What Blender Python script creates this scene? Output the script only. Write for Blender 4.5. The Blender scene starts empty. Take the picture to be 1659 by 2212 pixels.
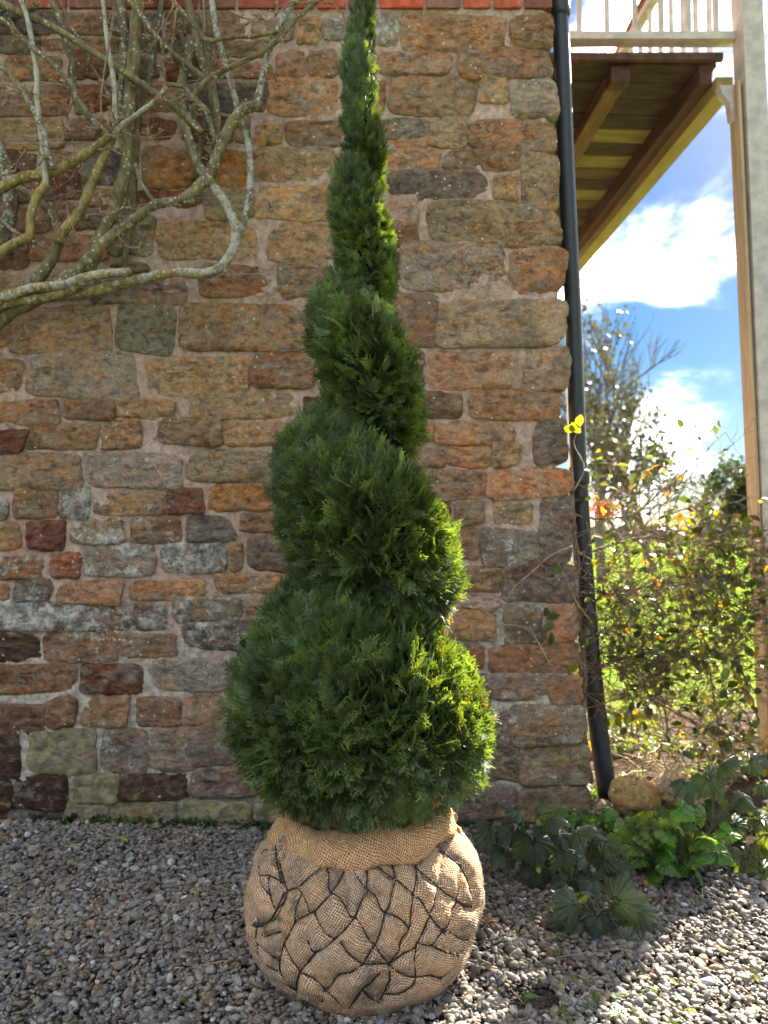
import bpy, bmesh, math, random
import numpy as np
from mathutils import Vector, Matrix, Euler, noise as mnoise
R = math.radians
random.seed(7)
rng = np.random.default_rng(7)
scn = bpy.context.scene
COL = scn.collection

# ------------------------------------------------------------------ camera, world, sun, exposure
CAM_H, PITCH, FPX = 1.30, R(2.5), 1662.0
cam_d = bpy.data.cameras.new('camera')
cam = bpy.data.objects.new('camera', cam_d)
COL.objects.link(cam)
cam.location = (0, 0, CAM_H)
cam.rotation_euler = (R(90) + PITCH, 0, 0)
cam_d.sensor_fit = 'HORIZONTAL'
cam_d.sensor_width = 26.0
cam_d.lens = 26.0 * FPX / 1659.0
cam_d.clip_start = 0.05
cam_d.clip_end = 3000
cam_d.dof.use_dof = True
cam_d.dof.focus_distance = 2.25
cam_d.dof.aperture_fstop = 2.7
scn.camera = cam

SUN_AZ, SUN_EL = R(37), R(39)
world = bpy.data.worlds.new('World')
scn.world = world
world.use_nodes = True
wn, wl = world.node_tree.nodes, world.node_tree.links
wn.clear()
w_out = wn.new('ShaderNodeOutputWorld')
w_bg = wn.new('ShaderNodeBackground')
w_bg.inputs['Strength'].default_value = 0.15
sky = wn.new('ShaderNodeTexSky')
sky.sky_type = 'NISHITA'
sky.sun_disc = False
sky.sun_elevation = SUN_EL
sky.sun_rotation = SUN_AZ
sky.air_density = 1.0
sky.dust_density = 0.6
sky.ozone_density = 2.0
w_tc = wn.new('ShaderNodeTexCoord')
w_map = wn.new('ShaderNodeMapping')
w_map.inputs['Scale'].default_value = (1, 1, 2.0)
w_map.inputs['Location'].default_value = (5.23, 1.75, 8.69)
wl.new(w_tc.outputs['Generated'], w_map.inputs['Vector'])
w_no = wn.new('ShaderNodeTexNoise')
w_no.inputs['Scale'].default_value = 3.2
w_no.inputs['Detail'].default_value = 9
w_no.inputs['Roughness'].default_value = 0.58
w_no.inputs['Distortion'].default_value = 0.35
wl.new(w_map.outputs['Vector'], w_no.inputs['Vector'])
# cloud banks: soft lobes of the sky where the cumulus stands
def dir_px(u, v):
    a, b = (u - 829.5) / FPX, (1106 - v) / FPX
    d = Vector((a, math.cos(PITCH) - b * math.sin(PITCH), math.sin(PITCH) + b * math.cos(PITCH)))
    return d.normalized()
acc = None
for (u, v, ang, amp) in ((1490, 520, 7, .07), (1620, 450, 5, .06), (1320, 570, 5, .05), (1400, 1140, 11, .10)):
    dp = wn.new('ShaderNodeVectorMath'); dp.operation = 'DOT_PRODUCT'
    dp.inputs[1].default_value = dir_px(u, v)
    nv = wn.new('ShaderNodeVectorMath'); nv.operation = 'NORMALIZE'
    wl.new(w_tc.outputs['Generated'], nv.inputs[0])
    wl.new(nv.outputs[0], dp.inputs[0])
    mr = wn.new('ShaderNodeMapRange'); mr.interpolation_type = 'SMOOTHSTEP'
    mr.inputs['From Min'].default_value = math.cos(R(ang))
    mr.inputs['From Max'].default_value = math.cos(R(ang * .15))
    mr.inputs['To Max'].default_value = amp
    wl.new(dp.outputs['Value'], mr.inputs['Value'])
    if acc is None:
        acc = mr.outputs[0]
    else:
        ad = wn.new('ShaderNodeMath'); ad.operation = 'MAXIMUM'
        wl.new(acc, ad.inputs[0]); wl.new(mr.outputs[0], ad.inputs[1])
        acc = ad.outputs[0]
w_sum = wn.new('ShaderNodeMath'); w_sum.operation = 'ADD'
wl.new(acc, w_sum.inputs[0]); wl.new(w_no.outputs['Fac'], w_sum.inputs[1])
w_ramp = wn.new('ShaderNodeMapRange'); w_ramp.interpolation_type = 'SMOOTHSTEP'
w_ramp.inputs['From Min'].default_value = 0.42
w_ramp.inputs['From Max'].default_value = 0.69
wl.new(w_sum.outputs[0], w_ramp.inputs['Value'])
w_hs = wn.new('ShaderNodeHueSaturation')
w_hs.inputs['Saturation'].default_value = 1.75
w_hs.inputs['Value'].default_value = 0.055
wl.new(sky.outputs[0], w_hs.inputs['Color'])
w_mix = wn.new('ShaderNodeMix'); w_mix.data_type = 'RGBA'
w_pow = wn.new('ShaderNodeMath'); w_pow.operation = 'POWER'; w_pow.inputs[1].default_value = 4.2
wl.new(w_ramp.outputs[0], w_pow.inputs[0])
wl.new(w_pow.outputs[0], w_mix.inputs['Factor'])
wl.new(w_hs.outputs[0], w_mix.inputs[6])
w_mix.inputs[7].default_value = (12.0, 11.9, 11.8, 1)
wl.new(w_mix.outputs[2], w_bg.inputs['Color'])
wl.new(w_bg.outputs[0], w_out.inputs['Surface'])

sun_d = bpy.data.lights.new('sun', 'SUN')
sun_d.energy = 2.5
sun_d.angle = R(0.53)
sun_d.color = (1.0, 0.89, 0.73)
sun = bpy.data.objects.new('sun', sun_d)
COL.objects.link(sun)
sdir = Vector((math.sin(SUN_AZ) * math.cos(SUN_EL), math.cos(SUN_AZ) * math.cos(SUN_EL), math.sin(SUN_EL)))
sun.rotation_euler = sdir.to_track_quat('Z', 'Y').to_euler()
sun.location = sdir * 30

scn.view_settings.view_transform = 'Standard'
scn.view_settings.look = 'None'
scn.view_settings.gamma = 1
scn.view_settings.exposure = 3.85
scn.render.engine = 'CYCLES'
scn.cycles.max_bounces = 8
scn.cycles.diffuse_bounces = 4
scn.cycles.transmission_bounces = 4
scn.cycles.caustics_reflective = False
scn.cycles.caustics_refractive = False

# ------------------------------------------------------------------ helpers
def at(u, v, Y):
    """point on the plane y=Y seen at (u, v) of the 1659x2212 picture"""
    a, b = (u - 829.5) / FPX, (1106 - v) / FPX
    dy = math.cos(PITCH) - b * math.sin(PITCH)
    dz = math.sin(PITCH) + b * math.cos(PITCH)
    t = Y / dy
    return Vector((a * t, Y, CAM_H + dz * t))

def tag(o, label=None, cat=None, group=None, kind=None):
    if label: o['label'] = label
    if cat: o['category'] = cat
    if group: o['group'] = group
    if kind: o['kind'] = kind
    return o

def empty(name, loc=(0, 0, 0)):
    o = bpy.data.objects.new(name, None)
    COL.objects.link(o)
    o.location = loc
    o.empty_display_size = 0.1
    return o

class MB:
    def __init__(self):
        self.v = []; self.f = []; self.uv = None; self.mi = []
    def add(self, verts, faces, mi=0):
        n = len(self.v)
        self.v.extend(verts)
        self.f.extend([tuple(i + n for i in f) for f in faces])
        self.mi.extend([mi] * len(faces))
    def box(self, c, s, rot=None, mi=0):
        x, y, z = s[0] / 2, s[1] / 2, s[2] / 2
        vs = [Vector((sx * x, sy * y, sz * z)) for sx in (-1, 1) for sy in (-1, 1) for sz in (-1, 1)]
        if rot is not None:
            vs = [rot @ p for p in vs]
        c = Vector(c)
        self.add([tuple(p + c) for p in vs], [(0, 1, 3, 2), (4, 6, 7, 5), (0, 4, 5, 1), (2, 3, 7, 6), (0, 2, 6, 4), (1, 5, 7, 3)], mi)
    def tube(self, pts, rads, n=6, caps=True, mi=0, wob=0.0):
        pts = [Vector(p) for p in pts]
        m = len(pts)
        if m < 2: return
        if isinstance(rads, (int, float)): rads = [rads] * m
        t0 = (pts[1] - pts[0]).normalized()
        ref = Vector((0, 0, 1)) if abs(t0.z) < .9 else Vector((1, 0, 0))
        nrm = t0.cross(ref).normalized()
        vs = []
        for i in range(m):
            if i == 0: t = pts[1] - pts[0]
            elif i == m - 1: t = pts[-1] - pts[-2]
            else: t = pts[i + 1] - pts[i - 1]
            if t.length < 1e-9: t = t0.copy()
            t.normalize()
            nrm = (nrm - t * nrm.dot(t))
            if nrm.length < 1e-6: nrm = t.orthogonal()
            nrm.normalize()
            bi = t.cross(nrm)
            for k in range(n):
                a = 2 * math.pi * k / n
                r = rads[i] * (1 + wob * (random.random() - .5))
                vs.append(tuple(pts[i] + nrm * (math.cos(a) * r) + bi * (math.sin(a) * r)))
        fs = []
        for i in range(m - 1):
            for k in range(n):
                fs.append((i * n + k, i * n + (k + 1) % n, (i + 1) * n + (k + 1) % n, (i + 1) * n + k))
        if caps:
            fs.append(tuple(range(n - 1, -1, -1)))
            fs.append(tuple((m - 1) * n + k for k in range(n)))
        self.add(vs, fs, mi)
    def mesh(self, name, mats=(), smooth=True):
        me = bpy.data.meshes.new(name)
        me.from_pydata([tuple(p) for p in self.v], [], self.f)
        for m in mats: me.materials.append(m)
        if any(self.mi): me.polygons.foreach_set('material_index', self.mi)
        if smooth: me.polygons.foreach_set('use_smooth', [True] * len(me.polygons))
        me.update()
        return me
    def build(self, name, mat, parent=None, smooth=True, color=None):
        mats = mat if isinstance(mat, (list, tuple)) else [mat]
        return put(name, self.mesh(name, mats, smooth), parent, color)

def put(name, me, parent=None, color=None):
    o = bpy.data.objects.new(name, me)
    COL.objects.link(o)
    if parent is not None: o.parent = parent
    if color is not None: o.color = (*color[:3], 1)
    return o

def spline(pts, sub=4):
    """Catmull-Rom through points (any dimension, numpy)"""
    P = np.array([list(p) for p in pts], float)
    if len(P) < 3: 
        return [P[0] + (P[-1] - P[0]) * k / sub for k in range(sub + 1)]
    P = np.vstack([2 * P[0] - P[1], P, 2 * P[-1] - P[-2]])
    out = []
    for i in range(1, len(P) - 2):
        for k in range(sub):
            t = k / sub
            out.append(0.5 * ((2 * P[i]) + (-P[i - 1] + P[i + 1]) * t + (2 * P[i - 1] - 5 * P[i] + 4 * P[i + 1] - P[i + 2]) * t * t
                              + (-P[i - 1] + 3 * P[i] - 3 * P[i + 1] + P[i + 2]) * t ** 3))
    out.append(P[-2])
    return out

# ------------------------------------------------------------------ materials
def new_mat(name):
    m = bpy.data.materials.new(name)
    m.use_nodes = True
    nt = m.node_tree
    nt.nodes.clear()
    out = nt.nodes.new('ShaderNodeOutputMaterial')
    return m, nt, out

class NT:
    """tiny node helper"""
    def __init__(self, name):
        self.m, self.t, self.out = new_mat(name)
    def n(self, kind, **kw):
        nd = self.t.nodes.new(kind)
        for k, v in kw.items():
            if k in nd.inputs: nd.inputs[k].default_value = v
            else: setattr(nd, k, v)
        return nd
    def l(self, a, b): self.t.links.new(a, b)
    def noise(self, vec, scale, detail=4, rough=.55, dist=0):
        nd = self.n('ShaderNodeTexNoise')
        nd.inputs['Scale'].default_value = scale
        nd.inputs['Detail'].default_value = detail
        nd.inputs['Roughness'].default_value = rough
        nd.inputs['Distortion'].default_value = dist
        if vec is not None: self.l(vec, nd.inputs['Vector'])
        return nd.outputs['Fac']
    def step(self, val, lo, hi, a=0.0, b=1.0):
        nd = self.n('ShaderNodeMapRange')
        nd.interpolation_type = 'SMOOTHSTEP'
        nd.inputs['From Min'].default_value = lo
        nd.inputs['From Max'].default_value = hi
        nd.inputs['To Min'].default_value = a
        nd.inputs['To Max'].default_value = b
        self.l(val, nd.inputs['Value'])
        return nd.outputs[0]
    def math(self, op, a, b=None):
        nd = self.n('ShaderNodeMath'); nd.operation = op
        for i, x in enumerate((a, b)):
            if x is None: continue
            if isinstance(x, (int, float)): nd.inputs[i].default_value = x
            else: self.l(x, nd.inputs[i])
        return nd.outputs[0]
    def mix(self, fac, a, b, blend='MIX'):
        nd = self.n('ShaderNodeMix'); nd.data_type = 'RGBA'; nd.blend_type = blend
        for i, x in ((0, fac), (6, a), (7, b)):
            if isinstance(x, (int, float)): nd.inputs[i].default_value = x
            elif isinstance(x, tuple): nd.inputs[i].default_value = (*x[:3], 1)
            else: self.l(x, nd.inputs[i])
        return nd.outputs[2]
    def bump(self, h, strength, dist, normal=None):
        nd = self.n('ShaderNodeBump')
        nd.inputs['Strength'].default_value = strength
        nd.inputs['Distance'].default_value = dist
        self.l(h, nd.inputs['Height'])
        if normal is not None: self.l(normal, nd.inputs['Normal'])
        return nd.outputs[0]
    def principled(self, color, rough=.8, normal=None, spec=.3, metal=0.0):
        p = self.n('ShaderNodeBsdfPrincipled')
        for k, x in (('Base Color', color), ('Roughness', rough)):
            if isinstance(x, (int, float)): p.inputs[k].default_value = x
            elif isinstance(x, tuple): p.inputs[k].default_value = (*x[:3], 1)
            else: self.l(x, p.inputs[k])
        p.inputs['Specular IOR Level'].default_value = spec
        p.inputs['Metallic'].default_value = metal
        if normal is not None: self.l(normal, p.inputs['Normal'])
        self.l(p.outputs[0], self.out.inputs['Surface'])
        return p
    def pos(self):
        return self.n('ShaderNodeNewGeometry').outputs['Position']
    def obj(self):
        return self.n('ShaderNodeTexCoord').outputs['Object']
    def prop(self, name):
        a = self.n('ShaderNodeAttribute'); a.attribute_type = 'OBJECT'; a.attribute_name = name
        return a.outputs['Fac']

def mat_stone():
    k = NT('sandstone')
    pos = k.pos()
    info = k.n('ShaderNodeObjectInfo')
    rnd = info.outputs['Random']
    off = k.n('ShaderNodeVectorMath'); off.operation = 'ADD'
    cmb = k.n('ShaderNodeCombineXYZ')
    k.l(k.math('MULTIPLY', rnd, 37.0), cmb.inputs[0]); k.l(k.math('MULTIPLY', rnd, 91.0), cmb.inputs[2])
    k.l(pos, off.inputs[0]); k.l(cmb.outputs[0], off.inputs[1])
    P = off.outputs[0]
    mp = k.n('ShaderNodeMapping'); mp.inputs['Scale'].default_value = (1, 1, 1.7)
    mp.inputs['Rotation'].default_value = (0, R(8), 0)
    k.l(P, mp.inputs['Vector'])
    S = mp.outputs[0]
    big = k.noise(S, 6.0, 6, .62, 1.2)
    mid = k.noise(S, 19, 6, .62, .4)
    fine = k.noise(P, 130, 4, .65)
    base = info.outputs['Color']
    # iron bleed and grey weathering, each stone its own mixture
    warm = k.mix(1.0, base, (1.18, .90, .66), 'MULTIPLY')
    cold = k.mix(.6, base, (.165, .15, .132))
    dark = k.mix(1.0, base, (.42, .40, .40), 'MULTIPLY')
    light = k.mix(.55, base, (.44, .36, .24))
    c = k.mix(k.step(big, .46, .62), base, warm)
    big2 = k.noise(S, 7.3, 4, .6, .9)
    c = k.mix(k.step(big2, .52, .60, 0, .9), c, cold)
    c = k.mix(k.step(mid, .50, .72, 0, .60), c, light)
    c = k.mix(k.step(mid, .50, .34, 0, .85), c, dark)
    edge = k.noise(P, 3.2, 5, .65)
    c = k.mix(k.step(edge, .50, .68, 0, .55), c, dark)
    mott = k.noise(P, 48, 5, .7, .5)
    c = k.mix(.55, c, k.mix(k.step(mott, .3, .7), (.55, .53, .52), (1.5, 1.47, 1.42)), 'MULTIPLY')
    c = k.mix(.4, c, k.mix(k.step(fine, .3, .7), (.6, .58, .56), (1.42, 1.4, 1.35)), 'MULTIPLY')
    # bedding cracks
    mp2 = k.n('ShaderNodeMapping'); mp2.inputs['Scale'].default_value = (.55, .8, 2.3)
    k.l(P, mp2.inputs['Vector'])
    cr = k.noise(mp2.outputs[0], 10, 3, .6, 1.6)
    crack = k.step(k.math('ABSOLUTE', k.math('SUBTRACT', cr, .5)), .0, .010, 1, 0)
    gate = k.step(k.noise(P, 4.5, 2), .50, .62)
    crack = k.math('MULTIPLY', crack, gate)
    c = k.mix(k.math('MULTIPLY', crack, .75), c, (.035, .028, .022))
    # pale crusty lichen
    lic = k.prop('lichen')
    ln = k.noise(P, 11, 7, .72, .3)
    ln2 = k.noise(P, 75, 3, .7)
    lm = k.math('ADD', k.math('ADD', ln, k.math('MULTIPLY', ln2, .38)), k.math('MULTIPLY', lic, .31))
    lmask = k.step(lm, .90, 1.0)
    lcol = k.mix(k.step(k.noise(P, 33, 3), .35, .65), (.21, .205, .195), (.48, .455, .41))
    c = k.mix(k.math('MULTIPLY', lmask, .85), c, lcol)
    # tiny pale spots
    vo = k.n('ShaderNodeTexVoronoi'); vo.inputs['Scale'].default_value = 26
    k.l(P, vo.inputs['Vector'])
    spot = k.step(vo.outputs['Distance'], .10, .16, 1, 0)
    sg = k.step(k.noise(P, 6, 2), .52, .60)
    c = k.mix(k.math('MULTIPLY', k.math('MULTIPLY', spot, sg), .8), c, (.58, .54, .48))
    # moss
    mo = k.prop('moss')
    mn = k.math('ADD', k.noise(P, 9, 5, .7), k.math('MULTIPLY', mo, .42))
    mcol = k.mix(k.step(k.noise(P, 21, 3), .4, .6), (.12, .115, .075), (.27, .25, .12))
    c = k.mix(k.step(mn, .66, .84, 0, .7), c, mcol)
    h = k.math('ADD', k.math('MULTIPLY', mid, .7), k.math('ADD', k.math('MULTIPLY', fine, .12), k.math('MULTIPLY', mott, .3)))
    h = k.math('ADD', h, k.math('MULTIPLY', lmask, .08))
    h = k.math('SUBTRACT', h, k.math('MULTIPLY', crack, .35))
    k.principled(c, .92, k.bump(h, 1.0, .026), .15)
    return k.m

def mat_mortar():
    k = NT('lime_mortar')
    P = k.pos()
    n1 = k.noise(P, 5, 5, .6); n2 = k.noise(P, 40, 5, .65); n3 = k.noise(P, 160, 3, .7)
    c = k.mix(k.step(n1, .35, .65), (.38, .255, .215), (.45, .33, .285))
    c = k.mix(k.step(k.noise(P, 9, 6, .68, .6), .48, .66, 0, .8), c, (.24, .155, .105))
    c = k.mix(.7, c, k.mix(k.step(n2, .3, .7), (.65, .63, .62), (1.25, 1.25, 1.24)), 'MULTIPLY')
    sep = k.n('ShaderNodeSeparateXYZ'); k.l(P, sep.inputs[0])
    # crusty lichen low on the wall and toward the weathered corner
    low = k.step(sep.outputs[2], 1.5, .2, 0, .46)
    ln = k.math('ADD', k.math('ADD', k.noise(P, 6, 6, .7), k.math('MULTIPLY', n3, .22)), low)
    right = k.step(sep.outputs[0], .05, .5, 0, .12)
    ln = k.math('ADD', ln, right)
    c = k.mix(k.step(ln, .76, .92, 0, .8), c, k.mix(k.step(n2, .4, .6), (.24, .235, .19), (.46, .44, .39)))
    damp = k.step(k.math('ADD', sep.outputs[2], k.math('MULTIPLY', n1, .3)), .42, .16)
    c = k.mix(k.math('MULTIPLY', damp, .7), c, (.05, .052, .035))
    vo = k.n('ShaderNodeTexVoronoi'); vo.inputs['Scale'].default_value = 60
    k.l(P, vo.inputs['Vector'])
    c = k.mix(k.step(vo.outputs['Distance'], .12, .2, .6, 0), c, (.5, .43, .36))
    h = k.math('ADD', n2, k.math('MULTIPLY', n3, .5))
    k.principled(c, .95, k.bump(h, .7, .012), .1)
    return k.m

def mat_brick():
    k = NT('red_brick')
    P = k.pos(); info = k.n('ShaderNodeObjectInfo')
    n1 = k.noise(P, 30, 5, .65); n2 = k.noise(P, 150, 3)
    c = k.mix(.75, info.outputs['Color'], k.mix(k.step(n1, .3, .7), (.6, .6, .6), (1.35, 1.3, 1.3)), 'MULTIPLY')
    c = k.mix(k.step(k.noise(P, 14, 6, .7), .58, .72, 0, .6), c, (.42, .36, .32))
    k.principled(c, .85, k.bump(k.math('ADD', n1, n2), .5, .004), .2)
    return k.m

def mat_bark(name, c1, c2, lichen=.75, scale=1.0):
    k = NT(name)
    P = k.pos(); info = k.n('ShaderNodeObjectInfo')
    mp = k.n('ShaderNodeMapping'); mp.inputs['Scale'].default_value = (1, 1, .25)
    k.l(P, mp.inputs['Vector'])
    n1 = k.noise(mp.outputs[0], 60 * scale, 5, .6, .4); n2 = k.noise(P, 9 * scale, 4, .6)
    c = k.mix(k.step(n2, .35, .65), c1, c2)
    c = k.mix(1.0, c, info.outputs['Color'], 'MULTIPLY')
    c = k.mix(.8, c, k.mix(k.step(n1, .3, .7), (.45, .45, .45), (1.4, 1.4, 1.4)), 'MULTIPLY')
    vo = k.n('ShaderNodeTexVoronoi'); vo.inputs['Scale'].default_value = 44 * scale
    k.l(P, vo.inputs['Vector'])
    lp = k.prop('lichen')
    g = k.math('ADD', k.noise(P, 7, 4, .6), k.math('MULTIPLY', lp, .40))
    spot = k.math('MULTIPLY', k.step(vo.outputs['Distance'], .24, .30, 1, 0), k.step(g, .60, .68))
    c = k.mix(k.math('MULTIPLY', spot, lichen), c, (.46, .45, .42))
    g2 = k.math('ADD', k.noise(P, 26, 6, .75), k.math('MULTIPLY', lp, .36))
    c = k.mix(k.math('MULTIPLY', k.step(g2, .74, .84), lichen), c, (.36, .355, .34))
    k.principled(c, .85, k.bump(n1, .8, .006), .2)
    return k.m

def mat_simple(name, col, rough=.7, noise_scale=20, amp=.3, bump=.2, bdist=.003, spec=.3, col2=None, stretch=(1, 1, 1)):
    k = NT(name)
    mp = k.n('ShaderNodeMapping'); mp.inputs['Scale'].default_value = stretch
    k.l(k.pos(), mp.inputs['Vector'])
    n1 = k.noise(mp.outputs[0], noise_scale, 5, .6)
    c = k.mix(k.step(n1, .3, .7), tuple(x * (1 - amp) for x in col), tuple(min(1, x * (1 + amp)) for x in (col2 or col)))
    k.principled(c, rough, k.bump(n1, bump, bdist), spec)
    return k.m

def mat_leaf(name, col, trans, rough=.5, amp=.35, tfac=.45, instancer=False, gloss=.08, vein=False):
    k = NT(name)
    P = k.pos()
    info = k.n('ShaderNodeObjectInfo')
    n1 = k.noise(P, 9, 3, .6); n2 = k.noise(P, 60, 3, .6)
    f = k.mix(k.step(n1, .3, .7), (1 - amp,) * 3, (1 + amp, 1 + amp, 1 + amp * .5))
    f = k.mix(.5, f, k.mix(k.step(n2, .3, .7), (.75,) * 3, (1.25,) * 3), 'MULTIPLY')
    if instancer:
        a = k.n('ShaderNodeAttribute'); a.attribute_type = 'INSTANCER'; a.attribute_name = 'col'
        tint = a.outputs['Color']
    else:
        tint = info.outputs['Color']
    c = k.mix(1.0, k.mix(1.0, f, tint, 'MULTIPLY'), col, 'MULTIPLY')
    ct = k.mix(1.0, k.mix(1.0, f, tint, 'MULTIPLY'), trans, 'MULTIPLY')
    p = k.n('ShaderNodeBsdfPrincipled')
    k.l(c, p.inputs['Base Color']); p.inputs['Roughness'].default_value = rough
    p.inputs['Specular IOR Level'].default_value = gloss * 5
    tr = k.n('ShaderNodeBsdfTranslucent'); k.l(ct, tr.inputs['Color'])
    if vein:
        k.l(k.bump(k.noise(k.obj(), 50, 3), .5, .004), p.inputs['Normal'])
    mx = k.n('ShaderNodeMixShader'); mx.inputs[0].default_value = tfac
    k.l(p.outputs[0], mx.inputs[1]); k.l(tr.outputs[0], mx.inputs[2])
    k.l(mx.outputs[0], k.out.inputs['Surface'])
    return k.m

def mat_pebble():
    k = NT('pebble')
    a = k.n('ShaderNodeAttribute'); a.attribute_type = 'INSTANCER'; a.attribute_name = 'col'
    P = k.pos()
    n1 = k.noise(P, 60, 4, .65); n2 = k.noise(P, 260, 3, .6)
    c = k.mix(.7, a.outputs['Color'], k.mix(k.step(n1, .3, .7), (.62,) * 3, (1.35, 1.33, 1.3)), 'MULTIPLY')
    c = k.mix(.5, c, k.mix(k.step(n2, .3, .7), (.7,) * 3, (1.25,) * 3), 'MULTIPLY')
    k.principled(c, .62, k.bump(n1, .35, .004), .35)
    return k.m

def mat_ground():
    k = NT('gravel_bed')
    P = k.pos()
    vo = k.n('ShaderNodeTexVoronoi'); vo.inputs['Scale'].default_value = 42
    k.l(P, vo.inputs['Vector'])
    n1 = k.noise(P, 14, 5)
    c = k.mix(k.step(n1, .3, .7), (.045, .036, .028), (.10, .08, .06))
    c = k.mix(k.step(vo.outputs['Distance'], .1, .5, .25, 0), c, (.2, .17, .14))
    k.principled(c, .95, k.bump(vo.outputs['Distance'], .6, .01), .1)
    return k.m

def mat_soil():
    k = NT('soil')
    P = k.pos()
    n1 = k.noise(P, 7, 5); n2 = k.noise(P, 45, 6, .7)
    c = k.mix(k.step(n1, .35, .65), (.035, .024, .017), (.085, .060, .042))
    c = k.mix(.8, c, k.mix(k.step(n2, .3, .7), (.45,) * 3, (1.7, 1.65, 1.6)), 'MULTIPLY')
    k.principled(c, .95, k.bump(n2, 1.0, .03), .1)
    return k.m

def mat_grass():
    k = NT('meadow')
    P = k.pos()
    n1 = k.noise(P, .35, 4); n2 = k.noise(P, 14, 5, .7)
    c = k.mix(k.step(n1, .35, .65), (.095, .155, .018), (.135, .20, .026))
    c = k.mix(.6, c, k.mix(k.step(n2, .3, .7), (.6,) * 3, (1.4,) * 3), 'MULTIPLY')
    k.principled(c, 1.0, k.bump(n2, .6, .05), 0.0)
    return k.m

def mat_hessian(nm='hessian', ca=(.66, .43, .265), cb=(.55, .40, .29), dm=.8):
    k = NT(nm)
    uv = k.n('ShaderNodeUVMap'); uv.uv_map = 'UVMap'
    P = k.pos()
    # the cloth drifts and skews from fold to fold
    wn1 = k.n('ShaderNodeTexNoise'); wn1.inputs['Scale'].default_value = 6; wn1.inputs['Detail'].default_value = 3
    k.l(P, wn1.inputs['Vector'])
    sc = k.n('ShaderNodeVectorMath'); sc.operation = 'SCALE'; sc.inputs['Scale'].default_value = .055
    k.l(wn1.outputs['Color'], sc.inputs[0])
    wn2 = k.n('ShaderNodeTexNoise'); wn2.inputs['Scale'].default_value = 45; wn2.inputs['Detail'].default_value = 2
    k.l(P, wn2.inputs['Vector'])
    sc2 = k.n('ShaderNodeVectorMath'); sc2.operation = 'SCALE'; sc2.inputs['Scale'].default_value = .007
    k.l(wn2.outputs['Color'], sc2.inputs[0])
    a1 = k.n('ShaderNodeVectorMath'); a1.operation = 'ADD'
    k.l(uv.outputs[0], a1.inputs[0]); k.l(sc.outputs[0], a1.inputs[1])
    a2 = k.n('ShaderNodeVectorMath'); a2.operation = 'ADD'
    k.l(a1.outputs[0], a2.inputs[0]); k.l(sc2.outputs[0], a2.inputs[1])
    rot = k.n('ShaderNodeMapping'); rot.inputs['Rotation'].default_value = (0, 0, R(28))
    k.l(a2.outputs[0], rot.inputs['Vector'])
    sep = k.n('ShaderNodeSeparateXYZ'); k.l(rot.outputs[0], sep.inputs[0])
    per = 2 * math.pi / .0060
    tx = k.math('SINE', k.math('MULTIPLY', sep.outputs[0], per))
    ty = k.math('SINE', k.math('MULTIPLY', sep.outputs[1], per))
    thread = k.math('MAXIMUM', tx, ty)
    tm = k.step(thread, -.1, .75)
    n1 = k.noise(P, 8, 4, .6); n2 = k.noise(P, 90, 4, .7)
    c_t = k.mix(k.step(n1, .35, .65), ca, cb)
    c_g = k.mix(k.step(n1, .4, .6), (.18, .115, .06), (.13, .09, .055))
    c = k.mix(tm, c_g, c_t)
    c = k.mix(.7, c, k.mix(k.step(n2, .3, .7), (.62,) * 3, (1.3,) * 3), 'MULTIPLY')
    dirt = k.step(k.noise(P, 5.5, 6, .72, .5), .50, .68, 0, dm)
    c = k.mix(dirt, c, (.105, .085, .068))
    h = k.math('ADD', k.math('MULTIPLY', thread, .5), k.math('MULTIPLY', n2, .6))
    k.principled(c, .95, k.bump(h, .9, .0035), .05)
    return k.m

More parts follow.
